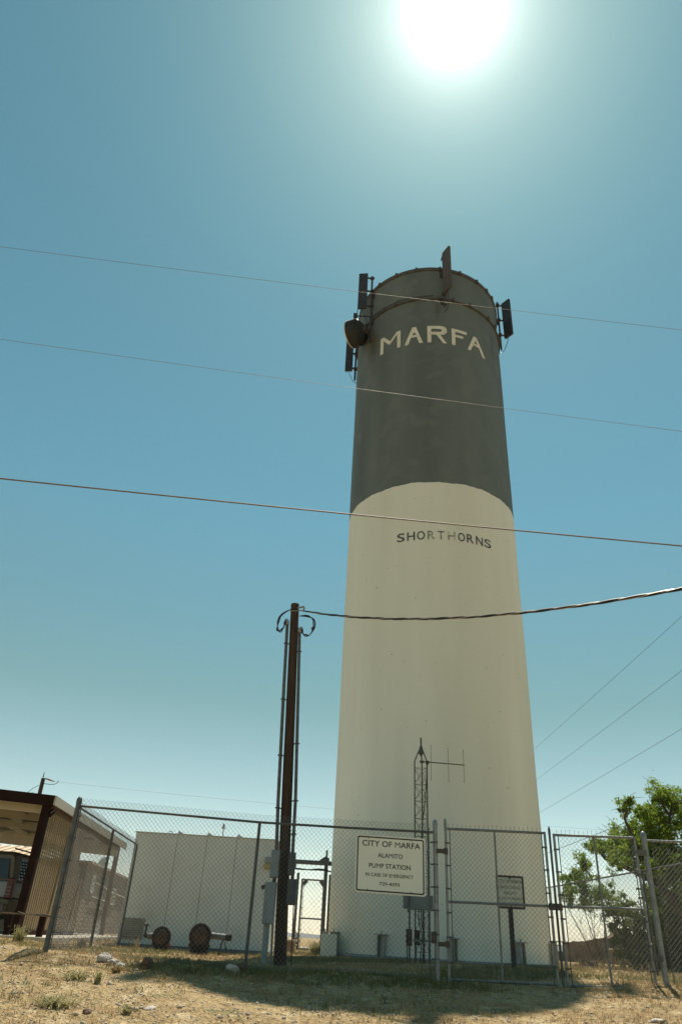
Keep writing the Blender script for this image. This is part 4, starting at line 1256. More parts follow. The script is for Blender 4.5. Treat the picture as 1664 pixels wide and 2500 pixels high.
# SUV under the carport
cx0, cy0 = -8.0, 18.75   # centre X, rear bumper Y
sv = thing('parked_suv', 'white and tan sport utility vehicle parked under the carport', 'car', (cx0, cy0 + 2.3, 1.34))
GZ = 1.335
def car(u, v, w): return (cx0 + u, cy0 + v, GZ + w)    # u right, v forward, w up
def car_loft(sections, name, matn, parent, bevel=.03):
    """sections: (v, [(half width, w) ...]) rings joined lengthwise"""
    mb = MB(); n = None
    vs_, fs = [], []
    for v, prof in sections:
        ring = [(hw, w) for hw, w in prof] + [(-hw, w) for hw, w in reversed(prof)]
        n = len(ring)
        vs_ += [car(u, v, w) for u, w in ring]
    for i in range(len(sections) - 1):
        for k in range(n):
            a_, b_ = i * n + k, i * n + (k + 1) % n
            fs.append((a_, b_, b_ + n, a_ + n))
    fs.append(tuple(range(n - 1, -1, -1))); fs.append(tuple(range((len(sections) - 1) * n, len(sections) * n)))
    mb.add(vs_, fs)
    return mb.build(name, matn, parent, smooth=True, bevel=bevel)
low = [(.80, .28), (.90, .34), (.93, .55), (.93, .70)]
car_loft([(0.06, [(.74, .32), (.86, .36), (.90, .55), (.90, .70)]), (.25, low), (2.3, low), (4.2, low), (4.62, [(.70, .34), (.84, .38), (.86, .52), (.86, .68)])], 'lower_body', 'car_tan', sv)
mid_ = [(.90, .705), (.935, .80), (.925, .98), (.88, 1.05)]
body = car_loft([(0.04, [(.86, .705), (.90, .8), (.89, .98), (.85, 1.05)]), (.25, mid_), (3.1, mid_), (3.5, [(.90, .705), (.93, .8), (.90, .94), (.82, 1.0)]), (4.62, [(.82, .705), (.84, .76), (.80, .84), (.70, .88)])], 'upper_body', 'car_white', sv)
car_loft([(.10, [(.84, 1.055), (.82, 1.2), (.76, 1.55), (.70, 1.60)]), (.22, [(.87, 1.055), (.85, 1.2), (.77, 1.60), (.68, 1.68)]), (2.2, [(.87, 1.055), (.85, 1.2), (.77, 1.62), (.68, 1.70)]), (2.75, [(.87, 1.055), (.85, 1.15), (.78, 1.45), (.68, 1.56)]), (3.3, [(.86, 1.03), (.84, 1.04), (.82, 1.05), (.78, 1.06)])], 'cabin', 'car_tan', sv)
for sg in (-1, 1):
    for v0, v1, sl in ((.34, 1.15, .12), (1.24, 2.05, 0), (2.12, 2.8, -.35)):
        mb = MB()
        vs_ = [car(sg * .876, v0, 1.09), car(sg * .876, v1, 1.09), car(sg * .788, v1 + min(sl, 0), 1.54), car(sg * .788, v0 + max(sl, 0), 1.54)]
        mb.add(vs_, [(0, 1, 2, 3)]); mb.build('side_window', 'car_glass', sv)
        fr_ = MB()
        fr_.tube([vs_[0], vs_[1], vs_[2], vs_[3], vs_[0]], .014, 5); fr_.build('window_trim', 'car_white' if v0 < 1 else 'cable_black', sv)
mb = MB(); mb.add([car(-.74, .045, 1.10), car(.74, .045, 1.10), car(.66, .075, 1.52), car(-.66, .075, 1.52)], [(0, 1, 2, 3)]); mb.build('rear_window', 'car_glass', sv)
mb = MB(); mb.add([car(-.70, 3.27, 1.075), car(.70, 3.27, 1.075), car(.62, 2.74, 1.53), car(-.62, 2.74, 1.53)], [(0, 1, 2, 3)]); mb.build('windscreen', 'car_glass', sv)
for sg in (-1, 1):
    mb = MB(); mb.obox(car(sg * .845, .055, .90), (.075, 0, 0), (0, .07, 0), (0, 0, .21)); tl = mb.build('tail_lamp', 'tail_red', sv, bevel=.02)
    for q in range(3):
        mb = MB(); mb.obox(car(sg * .845, -.018, .78 + q * .07), (.055, 0, 0), (0, .004, 0), (0, 0, .022)); mb.build('reverse_lens', 'tail_white', tl)
mb = MB(); mb.obox(car(0, -.03, .46), (.88, 0, 0), (0, .09, 0), (0, 0, .12)); mb.build('rear_bumper', 'car_tan', sv, bevel=.03)
mb = MB(); mb.obox(car(0, 4.66, .46), (.84, 0, 0), (0, .08, 0), (0, 0, .13)); mb.build('front_bumper', 'car_tan', sv, bevel=.03)
for sg in (-1, 1):
    mb = MB(); mb.tube([car(sg * .62, .35, 1.76), car(sg * .62, 2.1, 1.77)], .018, 6); mb.build('roof_rail', 'cable_black', sv)
    for v in (.95, 3.75):
        wh = MB().lathe([(.24, -.11), (.345, -.10), (.36, -.06), (.36, .06), (.345, .10), (.24, .11)], car(sg * .83, v, .36), (1, 0, 0), 24).build('wheel', 'tyre', sv, smooth=True)
        MB().lathe([(.235, .0), (.22, .115 * 1.0), (.10, .10), (.06, .12), (.001, .12)], car(sg * .83, v, .36), (sg, 0, 0), 16).build('rim', 'rim_metal', wh, smooth=True)
        MB().lathe([(.40, -.12), (.41, .112), (.37, .114)], car(sg * .83, v, .38), (sg, 0, 0), 24).build('wheel_arch', 'cable_black', sv, smooth=True)

# house beyond the carport
hs = thing('brick_house', 'low tan house with flat roof behind the left side fence', 'house', (-9.5, 33, 1.2))
HA, HB = Vector((-8.05, 27.6, 0)), Vector((-9.0, 40.0, 0))
hd = (HB - HA).normalized(); hn = Vector((-hd.y, hd.x, 0))
def hp(u, n_, z): return HA + hd * u + hn * n_ + Vector((0, 0, z))
HL = (HB - HA).length
for k in range(17):       # courses of siding on the wall that faces the yard
    z0_ = 1.15 + k * .135
    mb = MB(); mb.obox(hp(HL / 2, .06, z0_ + .064), hd * HL / 2, hn * .06, (0, 0, .062)); mb.build('course', 'house_wall', hs)
mb = MB(); mb.obox(hp(HL / 2, 3.0, 2.3), hd * (HL / 2 - .02), hn * 2.92, (0, 0, 1.13)); mb.build('core', 'house_wall', hs)
mb = MB(); mb.obox(hp(HL / 2, 3.0, 3.47), hd * (HL / 2 + .1), hn * 3.15, (0, 0, .035)); mb.build('roof_edge', 'tan_trim', hs)
for u, w_, h0, h1 in ((1.1, .5, 2.6, 3.15), (5.6, .8, 2.35, 2.95)):
    f_ = MB()
    for a_, b_, c_, d_ in ((u, u + .06, h0, h1), (u + w_ - .06, u + w_, h0, h1), (u, u + w_, h1 - .06, h1), (u, u + w_, h0, h0 + .06), (u + w_ / 2 - .03, u + w_ / 2 + .03, h0, h1), (u, u + w_, (h0 + h1) / 2 - .025, (h0 + h1) / 2 + .025)):
        f_.obox(hp((a_ + b_) / 2, -.03 - .002 * (d_ - c_), (c_ + d_) / 2), hd * (b_ - a_) / 2, hn * .025, (0, 0, (d_ - c_) / 2))
    win = f_.build('window', 'window_frame', hs)
    mb = MB(); mb.obox(hp(u + w_ / 2, -.005, (h0 + h1) / 2), hd * w_ / 2, hn * .004, (0, 0, (h1 - h0) / 2)); mb.build('pane', 'window_glass', win)
MB().tube([hp(1.4, -.06, 2.93), hp(3.2, -.06, 2.90), hp(5.2, -.06, 2.78), hp(9, -.06, 2.72)], .02, 6).build('conduit', 'flashing', hs)
MB().tube([hp(1.6, -.06, 2.48), hp(4.8, -.06, 2.42)], .018, 6).build('conduit', 'flashing', hs)
MB().tube([hp(7.5, .8, 3.5), hp(7.5, .8, 3.85)], .06, 8).build('vent_pipe', 'cable_brown', hs)
mb = MB(); mb.lathe([(.30, .10), (.26, .04), (.15, 0), (.01, -.02)], hp(5.9, .6, 3.78), (-.6, -.75, .35), 20); dish = mb.build('satellite_dish', 'flashing', hs, smooth=True)
MB().tube([hp(5.9, .6, 3.5), hp(5.9, .6, 3.76)], .02, 6).build('dish_mast', 'dark_steel', dish)
MB().tube([hp(5.9, .6, 3.64), hp(6.9, .2, 3.72)], .012, 5).build('feed_arm', 'dark_steel', dish)
# tan roofed shed seen under the carport roof
ts = thing('metal_shed', 'shed with tan standing-seam roof seen under the carport roof', 'shed', (-14, 33, 1.2))
mb = MB(); mb.box(-18.5, -11.9, 33.2, 38, 1.1, 3.75); mb.build('wall', 'shed_wood', ts)
mb = MB(); mb.add([(-19, 32.6, 3.76), (-11.6, 32.6, 3.76), (-12.1, 36, 4.45), (-19, 36, 4.45), (-19, 32.6, 3.82), (-11.6, 32.6, 3.82), (-12.1, 36, 4.51), (-19, 36, 4.51)], [(0, 1, 2, 3), (7, 6, 5, 4), (0, 4, 5, 1), (1, 5, 6, 2), (2, 6, 7, 3), (3, 7, 4, 0)])
rf = mb.build('roof', 'roof_tan', ts)
for k in range(18):
    x = -18.8 + k * .42
    if x > -11.75: break
    MB().beam((x, 32.58, 3.84), (x, 36.0, 4.53), .035, .05).build('seam', 'roof_tan', rf)

# far transformer pole
fp = thing('utility_pole', 'distant utility pole with transformer rising behind the carport roof', 'utility pole', (-16.8, 45, 1))
MB().tube([(-16.75, 45, 1), (-16.83, 45, 8.97)], [.15, .115], 10).build('shaft', 'pole_wood', fp, smooth=True)
MB().lathe([(.02, 9.0), (.05, 9.06), (.03, 9.12), (.04, 9.18), (.02, 9.24), (.012, 9.36)], (-16.86, 45, 0), n=8).build('pin_insulator', 'porcelain', fp)
MB().lathe([(.26, 6.9), (.30, 6.95), (.30, 7.78), (.24, 7.84), (.05, 7.9)], (-17.22, 44.8, 0), n=16).build('transformer', 'transformer_grey', fp, smooth=True)
for dx in (-.2, .06):
    MB().lathe([(.05, 7.82), (.06, 7.9), (.045, 7.95), (.06, 8.0), (.03, 8.12)], (-17.22 + dx, 44.75, 0), n=8).build('bushing', 'porcelain', fp)
MB().tube(arc([(-17.42, 44.75, 8.12), (-17.2, 44.8, 8.35), (-16.95, 44.9, 8.55)]), .015, 5).build('jumper', 'cable_black', fp)
MB().tube(arc([(-16.75, 44.9, 8.66), (-16.2, 44.8, 8.62), (-15.9, 44.75, 8.68), (-15.8, 44.75, 8.85)]), .018, 5).build('jumper', 'cable_black', fp)
MB().tube([(-16.7, 44.9, 8.95), (-16.45, 44.88, 8.90), (-16.1, 44.85, 8.80)], [.03, .055, .03], 8).build('strain_insulator', 'porcelain', fp)
wire('faint thin wire leading right from the distant transformer pole', [(-16.1 + 60 * t, 44.85 + 3 * t, 8.80 - 2.4 * t + 2.2 * t * t) for t in np.linspace(0, 1, 24)], .004, 'cable_black')

# ------------------------------------------------------------------ ruin, shed and oddments on the right
def rough_block(mb, poly, y0, y1, amp, seed, step=.22):
    random.seed(seed)
    x0, x1 = min(p[0] for p in poly), max(p[0] for p in poly)
    n_ = max(3, int((x1 - x0) / step))
    xs_ = [x0 + (x1 - x0) * i / n_ for i in range(n_ + 1)]
    px, pz = [p[0] for p in poly], [p[1] for p in poly]
    vs_, fs = [], []
    rows = 6
    for j, y in enumerate((y0, y1)):
        for i, x in enumerate(xs_):
            top = float(np.interp(x, px, pz)) + random.uniform(-amp, amp)
            for k in range(rows + 1):
                vs_.append((x + random.uniform(-amp, amp) * .4, y + random.uniform(-amp, amp) * .6, .9 + (top - .9) * k / rows))
    m = len(xs_) * (rows + 1)
    for i in range(len(xs_) - 1):
        for k in range(rows):
            a_ = i * (rows + 1) + k
            fs.append((a_, a_ + rows + 1, a_ + rows + 2, a_ + 1))
            fs.append((a_ + m, a_ + 1 + m, a_ + rows + 2 + m, a_ + rows + 1 + m))
        a_ = i * (rows + 1) + rows
        fs.append((a_, a_ + rows + 1, a_ + rows + 1 + m, a_ + m))
    for i in (0, len(xs_) - 1):
        for k in range(rows):
            a_ = i * (rows + 1) + k
            fs.append((a_, a_ + 1, a_ + 1 + m, a_ + m))
    mb.add(vs_, fs)
    random.seed(seed + 1)
ru = thing('ruined_wall', 'crumbling brown adobe wall standing in the field right of the tower', 'ruin', (15, 44, 1.2))
mb = MB(); rough_block(mb, [(13.35, 2.12), (14.3, 2.18), (15.3, 2.38), (15.9, 2.42), (16.05, 2.62), (16.2, 2.88), (16.9, 2.92), (17.1, 2.5)], 44, 44.6, .05, 3); mb.build('wall', 'adobe', ru)
mb = MB(); rough_block(mb, [(15.3, 1.9), (16.5, 2.0), (17.0, 1.7)], 43.2, 43.9, .07, 9); mb.build('buttress', 'adobe', ru)
mb = MB(); mb.box(12.6, 13.0, 44.4, 44.9, 1.0, 2.08); mb.build('pier', 'grey_block', ru)
mb = MB(); mb.box(13.0, 13.4, 44.4, 44.9, 1.0, 1.66); mb.build('infill', 'grey_block', ru)
mb = MB(); mb.box(12.58, 13.42, 44.38, 44.92, 2.082, 2.13); mb.build('lintel', 'grey_block', ru)
sd = thing('wooden_shed', 'dark wooden shed behind the shrubs at the right edge', 'shed', (15, 30, 1.2))
for k in range(22):
    x = 13.35 + k * .16
    mb = MB(); mb.box(x + .004, x + .156, 30 + .008 * (k % 2), 30.05 + .008 * (k % 2), 1.1, 3.72); mb.build('board', 'shed_wood', sd)
mb = MB(); mb.box(13.36, 16.86, 30.06, 32.5, 1.1, 3.7); mb.build('core', 'shed_wood', sd)
mb = MB(); mb.add([(13.2, 29.7, 3.72), (17.1, 29.7, 3.72), (17.1, 33, 4.0), (13.2, 33, 4.0), (13.2, 29.7, 3.80), (17.1, 29.7, 3.80), (17.1, 33, 4.08), (13.2, 33, 4.08)], [(0, 1, 2, 3), (7, 6, 5, 4), (0, 4, 5, 1), (1, 5, 6, 2), (2, 6, 7, 3), (3, 7, 4, 0)]); mb.build('roof', 'shed_wood', sd)
bk = thing('rubber_block', 'small black block lying in the grass behind the right gate', 'block', (8.55, 26.0, g(8.55, 26)))
mb = MB(); mb.prism([(8.30, 1.26), (8.82, 1.24), (8.80, 1.44), (8.60, 1.40), (8.52, 1.44), (8.30, 1.45)], 25.9, 26.12, lambda u, v, d: (u, d, v)); mb.build('core', 'rubber_block', bk, bevel=.01)
MB().tube([(8.42, 26, 1.44), (8.60, 26.0, 1.62)], .01, 5).build('wire', 'cable_brown', bk)

# ------------------------------------------------------------------ trees
def leaf_cloud(clusters, density, size, seed, up_bias=.25):
    r_ = np.random.default_rng(seed)
    V, Fc = [], []
    tot = 0
    for (cx, cy, cz, rad) in clusters:
        nsub = max(5, int(16 * (rad / .4) ** 1.6))
        n_ = int(density * (rad / .4) ** 2)
        subs = r_.normal(0, .52, (nsub, 3)) * rad * np.array([1, 1.1, .85])
        sub_r = rad * r_.uniform(.16, .42, nsub)
        idx = r_.integers(0, nsub, n_)
        p = np.array([cx, cy, cz]) + subs[idx] + r_.normal(0, 1, (n_, 3)) * sub_r[idx][:, None] * .62
        d = r_.normal(0, 1, (n_, 3)); d[:, 2] -= .25
        d /= np.linalg.norm(d, axis=1)[:, None]
        e = np.cross(d, r_.normal(0, 1, (n_, 3))); e /= np.linalg.norm(e, axis=1)[:, None]
        s = size * r_.uniform(.55, 1.25, n_)[:, None]
        nrm = np.cross(d, e)
        v = np.stack([p - d * s, p + e * s * .42 - nrm * s * .08, p + d * s, p - e * s * .42 - nrm * s * .08], 1).reshape(-1, 3)
        f_ = (np.arange(n_ * 4).reshape(-1, 4)) + tot
        tot += n_ * 4
        V.append(v); Fc.append(f_)
    return np.concatenate(V), np.concatenate(Fc)
def tree(name, label, cat, base, clusters, trunk_pts, r0, density, leaf_size, matn, seed, limb=True, bare=0):
    t = thing(name, label, cat, base)
    r_ = random.Random(seed)
    mb = MB()
    for pts in trunk_pts:
        q = arc(pts, 4)
        mb.tube(q, [r0 * (1 - .72 * i / (len(q) - 1)) for i in range(len(q))], 8)
    mb.build('trunk', 'bark', t, smooth=True)
    if limb:
        allp = [Vector(p) for pts in trunk_pts for p in arc(pts, 4)]
        mb = MB()
        for (cx, cy, cz, rad) in clusters:
            c_ = Vector((cx, cy, cz))
            cand = [p for p in allp if p.z < cz + .1] or allp
            src = min(cand, key=lambda p: (p - c_).length + max(0, .4 - (c_.z - p.z)) * .6)
            mid = src.lerp(c_, .5) + Vector((r_.uniform(-.15, .15), r_.uniform(-.15, .15), r_.uniform(-.05, .2)))
            q = arc([src, mid, c_], 4)
            mb.tube(q, [max(.008, r0 * .33 * (1 - .8 * i / (len(q) - 1))) for i in range(len(q))], 5)
            for _ in range(5):
                e = c_ + Vector((r_.gauss(0, 1), r_.gauss(0, 1), r_.gauss(.2, .8))) * rad * .9
                mb.tube([c_.lerp(mid, r_.uniform(0, .5)), c_.lerp(e, .5) + Vector((0, 0, .05)), e], [.012, .008, .004], 4, cap=False)
        mb.build('limbs', 'bark', t)
    if clusters:
        V, Fc = leaf_cloud(clusters, density, leaf_size, seed)
        V = V - np.array(base)
        me = np_mesh('crown', V, Fc); me.materials.append(M[matn])
        o = bpy.data.objects.new('crown', me); COL.objects.link(o); o.parent = t
        o['kind'] = 'stuff'
    return t
rr_ = random.Random(5)
def spread(cl, Y, dy): return [(x, Y + rr_.uniform(-dy, dy), z, r_ * 1.18) for x, z, r_ in cl]
main = [(11.9, 6.59, .41), (12.35, 6.28, .43), (11.52, 6.03, .36), (12.0, 5.6, .57), (11.27, 5.43, .5), (10.67, 6.08, .23), (10.17, 6.09, .26), (11.07, 5.94, .2), (10.68, 5.27, .43), (10.07, 4.98, .39), (9.63, 4.83, .31), (9.25, 4.56, .28), (10.44, 4.68, .42), (9.84, 4.34, .35), (11.13, 4.66, .49), (11.84, 4.76, .53), (10.63, 4.14, .3), (11.16, 4.04, .41), (11.82, 3.96, .48), (11.32, 3.45, .36), (11.95, 3.24, .42), (12.8, 5.5, .6), (13.0, 4.6, .6), (12.7, 3.8, .5), (13.4, 6.1, .5), (12.9, 6.7, .4)]
tree('elm_tree', 'leafy green tree rising above the fence at the right edge', 'tree', (11.9, 26, 1.2), spread(main, 26, .9),
     [[(11.9, 26, 1.0), (11.8, 26, 2.2), (11.7, 26.05, 3.2), (11.75, 26, 4.4), (11.9, 25.9, 5.8)], [(11.75, 26, 2.8), (11.2, 25.8, 3.7), (10.6, 25.7, 4.6), (10.2, 25.6, 5.6)], [(11.75, 26, 2.6), (12.4, 26.3, 3.8), (12.9, 26.4, 5.2)], [(11.3, 25.8, 3.6), (10.4, 26.2, 4.1), (9.6, 26.3, 4.4)]], .13, 1250, .053, 'leaf', 21)
sh2 = [(9.49, 4.44, .31), (9.19, 3.88, .27), (9.73, 3.91, .38), (9.88, 3.39, .42), (9.42, 3.23, .33), (10.51, 3.55, .33), (11.05, 3.19, .3), (9.21, 3.35, .18), (9.4, 4.1, .2)]
tree('sapling', 'slender many-stemmed sapling with green top seen through the right gate', 'tree', (10.0, 29, 1.2), spread(sh2, 29, .35),
     [[(10.1, 29, 1.1), (9.85, 29, 2.0), (9.6, 29, 3.0), (9.45, 29, 4.2)], [(10.15, 29, 1.1), (9.9, 29.1, 2.2), (9.85, 29.1, 3.2)], [(10.0, 29.1, 1.1), (9.5, 29.1, 2.1), (9.1, 29.1, 2.9), (9.0, 29.1, 3.3)], [(10.3, 29, 1.1), (10.25, 29.1, 2.2), (10.55, 29, 3.4)], [(10.35, 29, 1.1), (10.6, 29, 2.3), (11.0, 29, 3.1)]], .021, 1200, .05, 'leaf', 33)
loww = [(10.34, 2.87, .32), (10.75, 2.76, .36), (11.12, 2.41, .43), (10.28, 2.49, .26), (10.76, 1.91, .42), (11.34, 2.06, .36), (10.92, 1.62, .42), (11.5, 2.7, .4), (11.4, 1.5, .4)]
tree('shrub', 'dense dark green shrub at the foot of the tree beyond the right gate', 'shrub', (10.9, 28, 1.2), spread(loww, 28, .4),
     [[(10.9, 28, 1.1), (10.8, 28, 1.8), (10.5, 28, 2.6)], [(11.0, 28, 1.1), (11.2, 28, 1.8), (11.3, 28, 2.5)], [(10.8, 28, 1.1), (10.6, 28.1, 1.9), (10.3, 28, 2.5)]], .03, 1000, .05, 'leaf_dark', 44)
dk = [(11.9, 2.91, .5), (12.3, 2.57, .6), (11.7, 2.07, .5), (12.1, 1.75, .54), (11.5, 1.5, .34), (12.9, 2.3, .6), (12.7, 1.7, .5), (12.9, 3.0, .4)]
tree('shrub', 'large shaded bush at the right edge in front of the dark shed', 'shrub', (12.2, 27.4, 1.2), spread(dk, 27.4, .4),
     [[(12.2, 27.4, 1.1), (12.1, 27.4, 1.9), (12.0, 27.4, 2.7)], [(12.3, 27.4, 1.1), (12.6, 27.4, 1.8), (12.8, 27.4, 2.5)]], .035, 1300, .055, 'leaf_dark', 55)
def bare_bush(label, x, y, h, n_, seed, spreadw):
    r_ = random.Random(seed)
    z0 = g(x, y) - .05
    t = thing('bare_bush', label, 'bush', (x, y, z0))
    for k in range(n_):
        a_ = r_.uniform(0, 6.28); s_ = spreadw * r_.uniform(.3, 1)
        hh = h * r_.uniform(.6, 1)
        p = [(x, y, z0), (x + .35 * s_ * math.cos(a_), y + .35 * s_ * math.sin(a_), z0 + hh * .5), (x + s_ * math.cos(a_) + r_.uniform(-.1, .1), y + s_ * math.sin(a_), z0 + hh)]
        mb = MB(); q = arc(p, 4); mb.tube(q, [.013 * (1 - .75 * i / (len(q) - 1)) for i in range(len(q))], 4)
        for _ in range(4):
            i = r_.randrange(3, len(q) - 1)
            e = Vector(q[i]) + Vector((r_.uniform(-.25, .25), r_.uniform(-.25, .25), r_.uniform(.15, .45)))
            mb.tube([q[i], Vector(q[i]).lerp(e, .5) + Vector((r_.uniform(-.04, .04), 0, 0)), e], [.006, .005, .003], 4, cap=False)
        mb.build('stem', 'bark', t)
bare_bush('leafless grey bush reaching up between sapling and right gate post', 11.6, 29.6, 2.6, 14, 8, .9)
bare_bush('thin bare stems leaning left beside the adobe wall', 9.9, 29.4, 2.1, 6, 12, .9)
# weeds behind the back gate
def weed(label, x, y, h, n_, seed, spreadw, matn='weed_green', group=None):
    r_ = np.random.default_rng(seed)
    z0 = g(x, y)
    V, Fc = [], []
    for k in range(n_):
        a_ = r_.uniform(0, 6.283); s_ = spreadw * r_.uniform(.15, 1); hh = h * r_.uniform(.45, 1)
        w_ = .006 + .006 * r_.random()
        dx, dy = math.cos(a_), math.sin(a_)
        p0 = np.array([r_.normal(0, spreadw * .2), r_.normal(0, spreadw * .2), -.01])
        p1 = p0 + np.array([dx * s_ * .4, dy * s_ * .4, hh * .6]); p2 = p0 + np.array([dx * s_, dy * s_, hh])
        sd_ = np.array([-dy, dx, 0]) * w_
        n0 = len(V)
        V += [p0 - sd_, p0 + sd_, p1 + sd_, p1 - sd_, p2]
        Fc += [(n0, n0 + 1, n0 + 2), (n0, n0 + 2, n0 + 3), (n0 + 3, n0 + 2, n0 + 4)]
        for _ in range(3):
            q = p1 + (p2 - p1) * r_.random(); e = r_.normal(0, 1, 3); e /= np.linalg.norm(e); e2 = np.cross(e, r_.normal(0, 1, 3)); e2 /= np.linalg.norm(e2)
            s = .012 + .016 * r_.random(); n0 = len(V)
            V += [q, q + e * s + e2 * s * .4, q + e * 2 * s]
            Fc += [(n0, n0 + 1, n0 + 2)]
    me = np_mesh('weed_clump', np.array(V), np.array(Fc)); me.materials.append(M[matn])
    o = bpy.data.objects.new('weed_clump', me); COL.objects.link(o); o.location = (x, y, z0)
    tag(o, label, 'weed', group)
weed('green weed clump at the slab edge left of the corner post', -5.45, 15.4, .32, 90, 1, .2)
weed('low grey-green weed clump in the left foreground sand', -2.93, 10.6, .11, 70, 2, .26)
weed('small upright green weed left of the round shadow', -2.63, 10.45, .14, 36, 3, .07)
weed('wide sparse weed patch at the lower left corner', -2.62, 8.9, .10, 90, 4, .34)
weed('low weed in the sand at the bottom left, nearest the road', -1.9, 8.95, .08, 40, 5, .10)
weed('bright green weeds growing at the foot of the back gate', .0, 24.5, .40, 150, 6, .32)
weed('dry straw-coloured tuft by the white rocks', -2.6, 11.2, .10, 90, 7, .08, 'grass_dry')
weed('greenish weed clump just right of the brown rock', -1.75, 11.9, .12, 60, 8, .2)
weed('weed clump at the foot of the left line post', -4.35, 15.6, .2, 90, 9, .14, 'grass_dry')

# ------------------------------------------------------------------ rocks
def rock(label, x, y, sx, sy, sz, matn, seed, sink=.25):
    bm = bmesh.new()
    bmesh.ops.create_icosphere(bm, subdivisions=3, radius=1)
    for v in bm.verts:
        d = v.co.normalized()
        k = 1 + .35 * mnoise.noise(d * 1.3 + Vector((seed * 3.7, 0, 0))) + .14 * mnoise.noise(d * 3.4 + Vector((0, seed * 2.1, 0)))
        k *= 1 - .22 * max(0, mnoise.cell(d * 1.6 + Vector((seed, seed, 0))) - .4)
        v.co = Vector((d.x * sx * k, d.y * sy * k, d.z * sz * k))
    me = bpy.data.meshes.new('rock'); bm.to_mesh(me); bm.free()
    me.materials.append(M[matn])
    o = bpy.data.objects.new('rock', me); COL.objects.link(o)
    o.location = (x, y, g(x, y) + sz * (1 - 2 * sink)); o.rotation_euler = (.2 * math.sin(seed), .15, seed)
    tag(o, label, 'rock', 'rocks lying in front of the fence')
rock('largest pale rock left of the brown rock, before the fence', -3.04, 12.25, .12, .10, .075, 'rock_white', 1)
rock('grey-white flat rock touching the largest pale rock', -2.87, 12.1, .11, .09, .045, 'rock_white', 2)
rock('small pinkish-white rock below the pale rock group', -2.70, 11.8, .065, .06, .05, 'rock_white', 3)
rock('dark brown upright rock in the sunlit grass before the fence', -2.37, 12.0, .085, .08, .10, 'rock_brown', 4)
rock('tiny white stone left of the brown rock', -2.46, 11.75, .035, .03, .022, 'rock_white', 5)
rock('flat white pebble just below the brown rock', -2.37, 11.5, .035, .03, .015, 'rock_white', 6)
rock('white rock at the line post foot, inside the tower shadow', -1.17, 12.2, .11, .08, .065, 'rock_white', 7)
rock('dark rock behind the white rock at the line post foot', -1.07, 12.38, .085, .07, .075, 'rock_brown', 8)
rock('lone pale flat stone at the bottom right of the picture', 4.0, 9.95, .10, .08, .03, 'rock_white', 9)
rock('pale stone half buried below the left round shadow', -1.75, 9.4, .07, .055, .02, 'rock_white', 10)
rock('small dark stone at the lower left edge of the sand', -2.25, 8.75, .05, .04, .03, 'rock_brown', 11)

# ------------------------------------------------------------------ grass and gravel (stuff)
def patch(x, y, sc, seed):
    return (np.sin(x * sc + seed) * np.sin(y * sc * 1.3 + 2 * seed) + np.sin(x * sc * 2.3 - y * sc * 1.1 + seed) * .6 + np.sin(y * sc * 3.1 + x * sc * .7 + 3 * seed) * .4)
def grass(name, matn, n_, seed, hmin, hmax, thr, sc, label, yr, bias=None):
    r_ = np.random.default_rng(seed)
    m = n_ * 4
    y = yr[0] + (yr[1] - yr[0]) * r_.random(m) ** 1.25
    x = r_.uniform(-.47, .56, m) * y
    keep = patch(x, y, sc, seed) + r_.normal(0, .45, m) > thr
    keep &= ((x - TX) ** 2 + (y - TY) ** 2) > (TR + .15) ** 2
    keep &= ~((x > -4.85) & (x < -1.0) & (y > 19.9) & (y < 22.8))
    keep &= ~((x < -5.8) & (y > 16.7))
    if bias is not None: keep &= bias(x, y, r_)
    x, y = x[keep][:n_], y[keep][:n_]
    k = len(x)
    # tufts: several blades share one root
    nb = 5
    x = np.repeat(x, nb) + r_.normal(0, .022, k * nb); y = np.repeat(y, nb) + r_.normal(0, .022, k * nb)
    z = gz(x, y) - .008
    h = r_.uniform(hmin, hmax, k * nb); a_ = r_.uniform(0, 6.283, k * nb); lean = h * r_.uniform(.2, 1.1, k * nb)
    w_ = r_.uniform(.0022, .0048, k * nb)
    p0 = np.stack([x, y, z], 1)
    d = np.stack([np.cos(a_), np.sin(a_), np.zeros_like(a_)], 1)
    s = np.stack([-np.sin(a_), np.cos(a_), np.zeros_like(a_)], 1) * w_[:, None]
    p1 = p0 + d * (lean * .35)[:, None]; p1[:, 2] += h * .6
    p2 = p0 + d * lean[:, None]; p2[:, 2] += h
    V = np.stack([p0 - s, p0 + s, p1 + s * .8, p1 - s * .8, p2], 1).reshape(-1, 3)
    b_ = (np.arange(k * nb) * 5)[:, None]
    Fc = np.concatenate([b_ + [0, 1, 2], b_ + [0, 2, 3], b_ + [3, 2, 4]])
    o = np_obj(name, V, Fc, matn)
    tag(o, label, 'grass', kind='stuff')
grass('dry_grass', 'grass_dry', 17000, 3, .015, .075, -.1, .9, 'short dry straw-coloured grass over the sandy ground', (8, 34), lambda x, y, r: r.random(len(x)) < np.where(y < 11.3, .32, 1.0))
grass('green_grass', 'grass_green', 17000, 8, .02, .10, .25, .7, 'sparse dull green grass and weeds on the sand', (9, 34), lambda x, y, r: r.random(len(x)) < np.where(y < 11.6, .07, np.where((x > 6.6) | (x < -3.9), .35, 1.0)))  # real yard grass, its density raised to darken the tower's shadow
grass('tall_grass', 'grass_dry', 1800, 12, .12, .34, .9, .55, 'taller dry grass along fences and walls', (13.5, 40), lambda x, y, r: (np.abs(x + 4.3) < .5) | (x > 7.3) | ((y > 18.6) & (x < 0) & (y < 20)))
leafmat('weed_red', (.26, .12, .055), (.34, .19, .09), .3)
grass('red_weed', 'weed_red', 1300, 17, .012, .05, 1.05, .8, 'low reddish-brown dried weeds scattered over the sand', (8.5, 16))
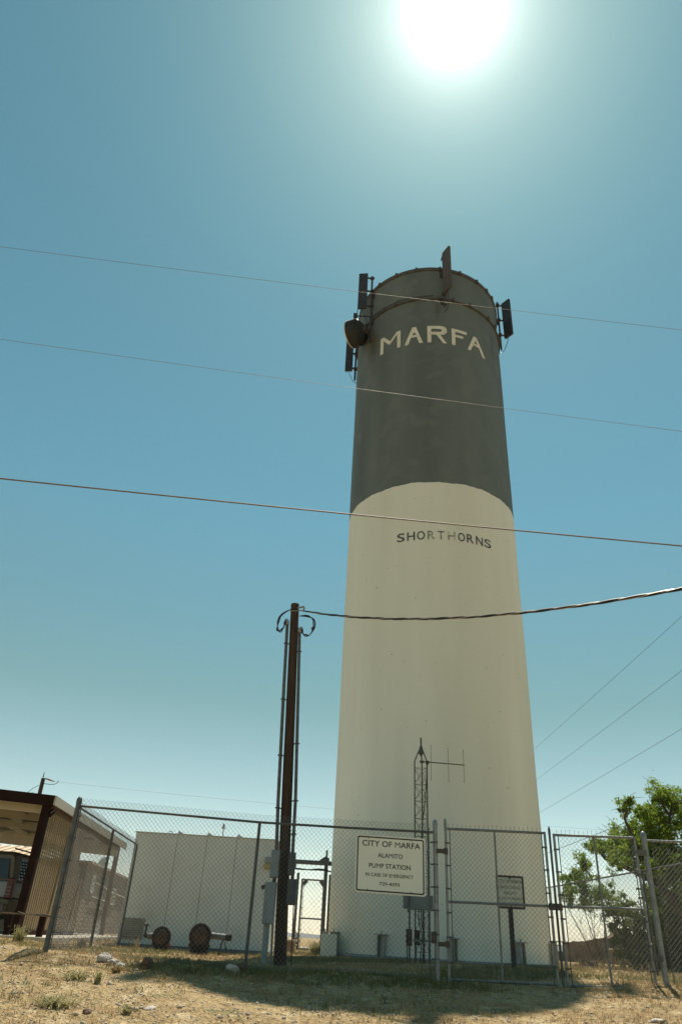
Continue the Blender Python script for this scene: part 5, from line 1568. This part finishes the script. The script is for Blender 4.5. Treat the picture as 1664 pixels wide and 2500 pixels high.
def gravel(n_, seed):
    r_ = np.random.default_rng(seed)
    y = 7.8 + 5.6 * r_.random(n_) ** 1.2
    x = r_.uniform(-.47, .56, n_) * y
    s = .006 + .012 * r_.random(n_) ** 3 + .02 * (r_.random(n_) > .985)
    base = np.array([[1, 0, 0], [0, 1, 0], [-1, 0, 0], [0, -1, 0], [0, 0, .7], [0, 0, -.7], ], float)
    tri = np.array([[0, 1, 4], [1, 2, 4], [2, 3, 4], [3, 0, 4], [1, 0, 5], [2, 1, 5], [3, 2, 5], [0, 3, 5]])
    V = base[None] * s[:, None, None] * r_.uniform(.6, 1.4, (n_, 6, 1)) + r_.normal(0, .15, (n_, 6, 3)) * s[:, None, None]
    a_ = r_.uniform(0, 6.283, n_)
    c_, s_ = np.cos(a_)[:, None], np.sin(a_)[:, None]
    X = V[:, :, 0] * c_ - V[:, :, 1] * s_; Yv = V[:, :, 0] * s_ + V[:, :, 1] * c_
    V = np.stack([X + x[:, None], Yv + y[:, None], V[:, :, 2] + (gz(x, y) + s * .15)[:, None]], 2).reshape(-1, 3)
    Fc = (tri[None] + (np.arange(n_) * 6)[:, None, None]).reshape(-1, 3)
    o = np_obj('gravel', V, Fc, 'pebble')
    tag(o, 'loose gravel and small stones on the sandy verge', 'gravel', kind='stuff')
gravel(16000, 4)

# ------------------------------------------------------------------ air
def haze_box():
    m = bpy.data.materials.new('haze')
    m.use_nodes = True
    n = m.node_tree
    n.nodes.remove(n.nodes['Principled BSDF'])
    v = n.nodes.new('ShaderNodeVolumePrincipled')
    v.inputs['Color'].default_value = (.86, .90, .96, 1)
    v.inputs['Density'].default_value = .00006
    v.inputs['Anisotropy'].default_value = .2
    n.links.new(v.outputs[0], n.nodes['Material Output'].inputs['Volume'])
    M['haze'] = m
    o = MB().box(-9900, 9900, -9900, 9900, -1.2, 150).build('haze', 'haze')
    tag(o, 'thin pale desert haze in the air', 'haze', kind='stuff')
haze_box()

scene.render.engine = 'CYCLES'
scene.render.resolution_x = 681
scene.render.resolution_y = 1024
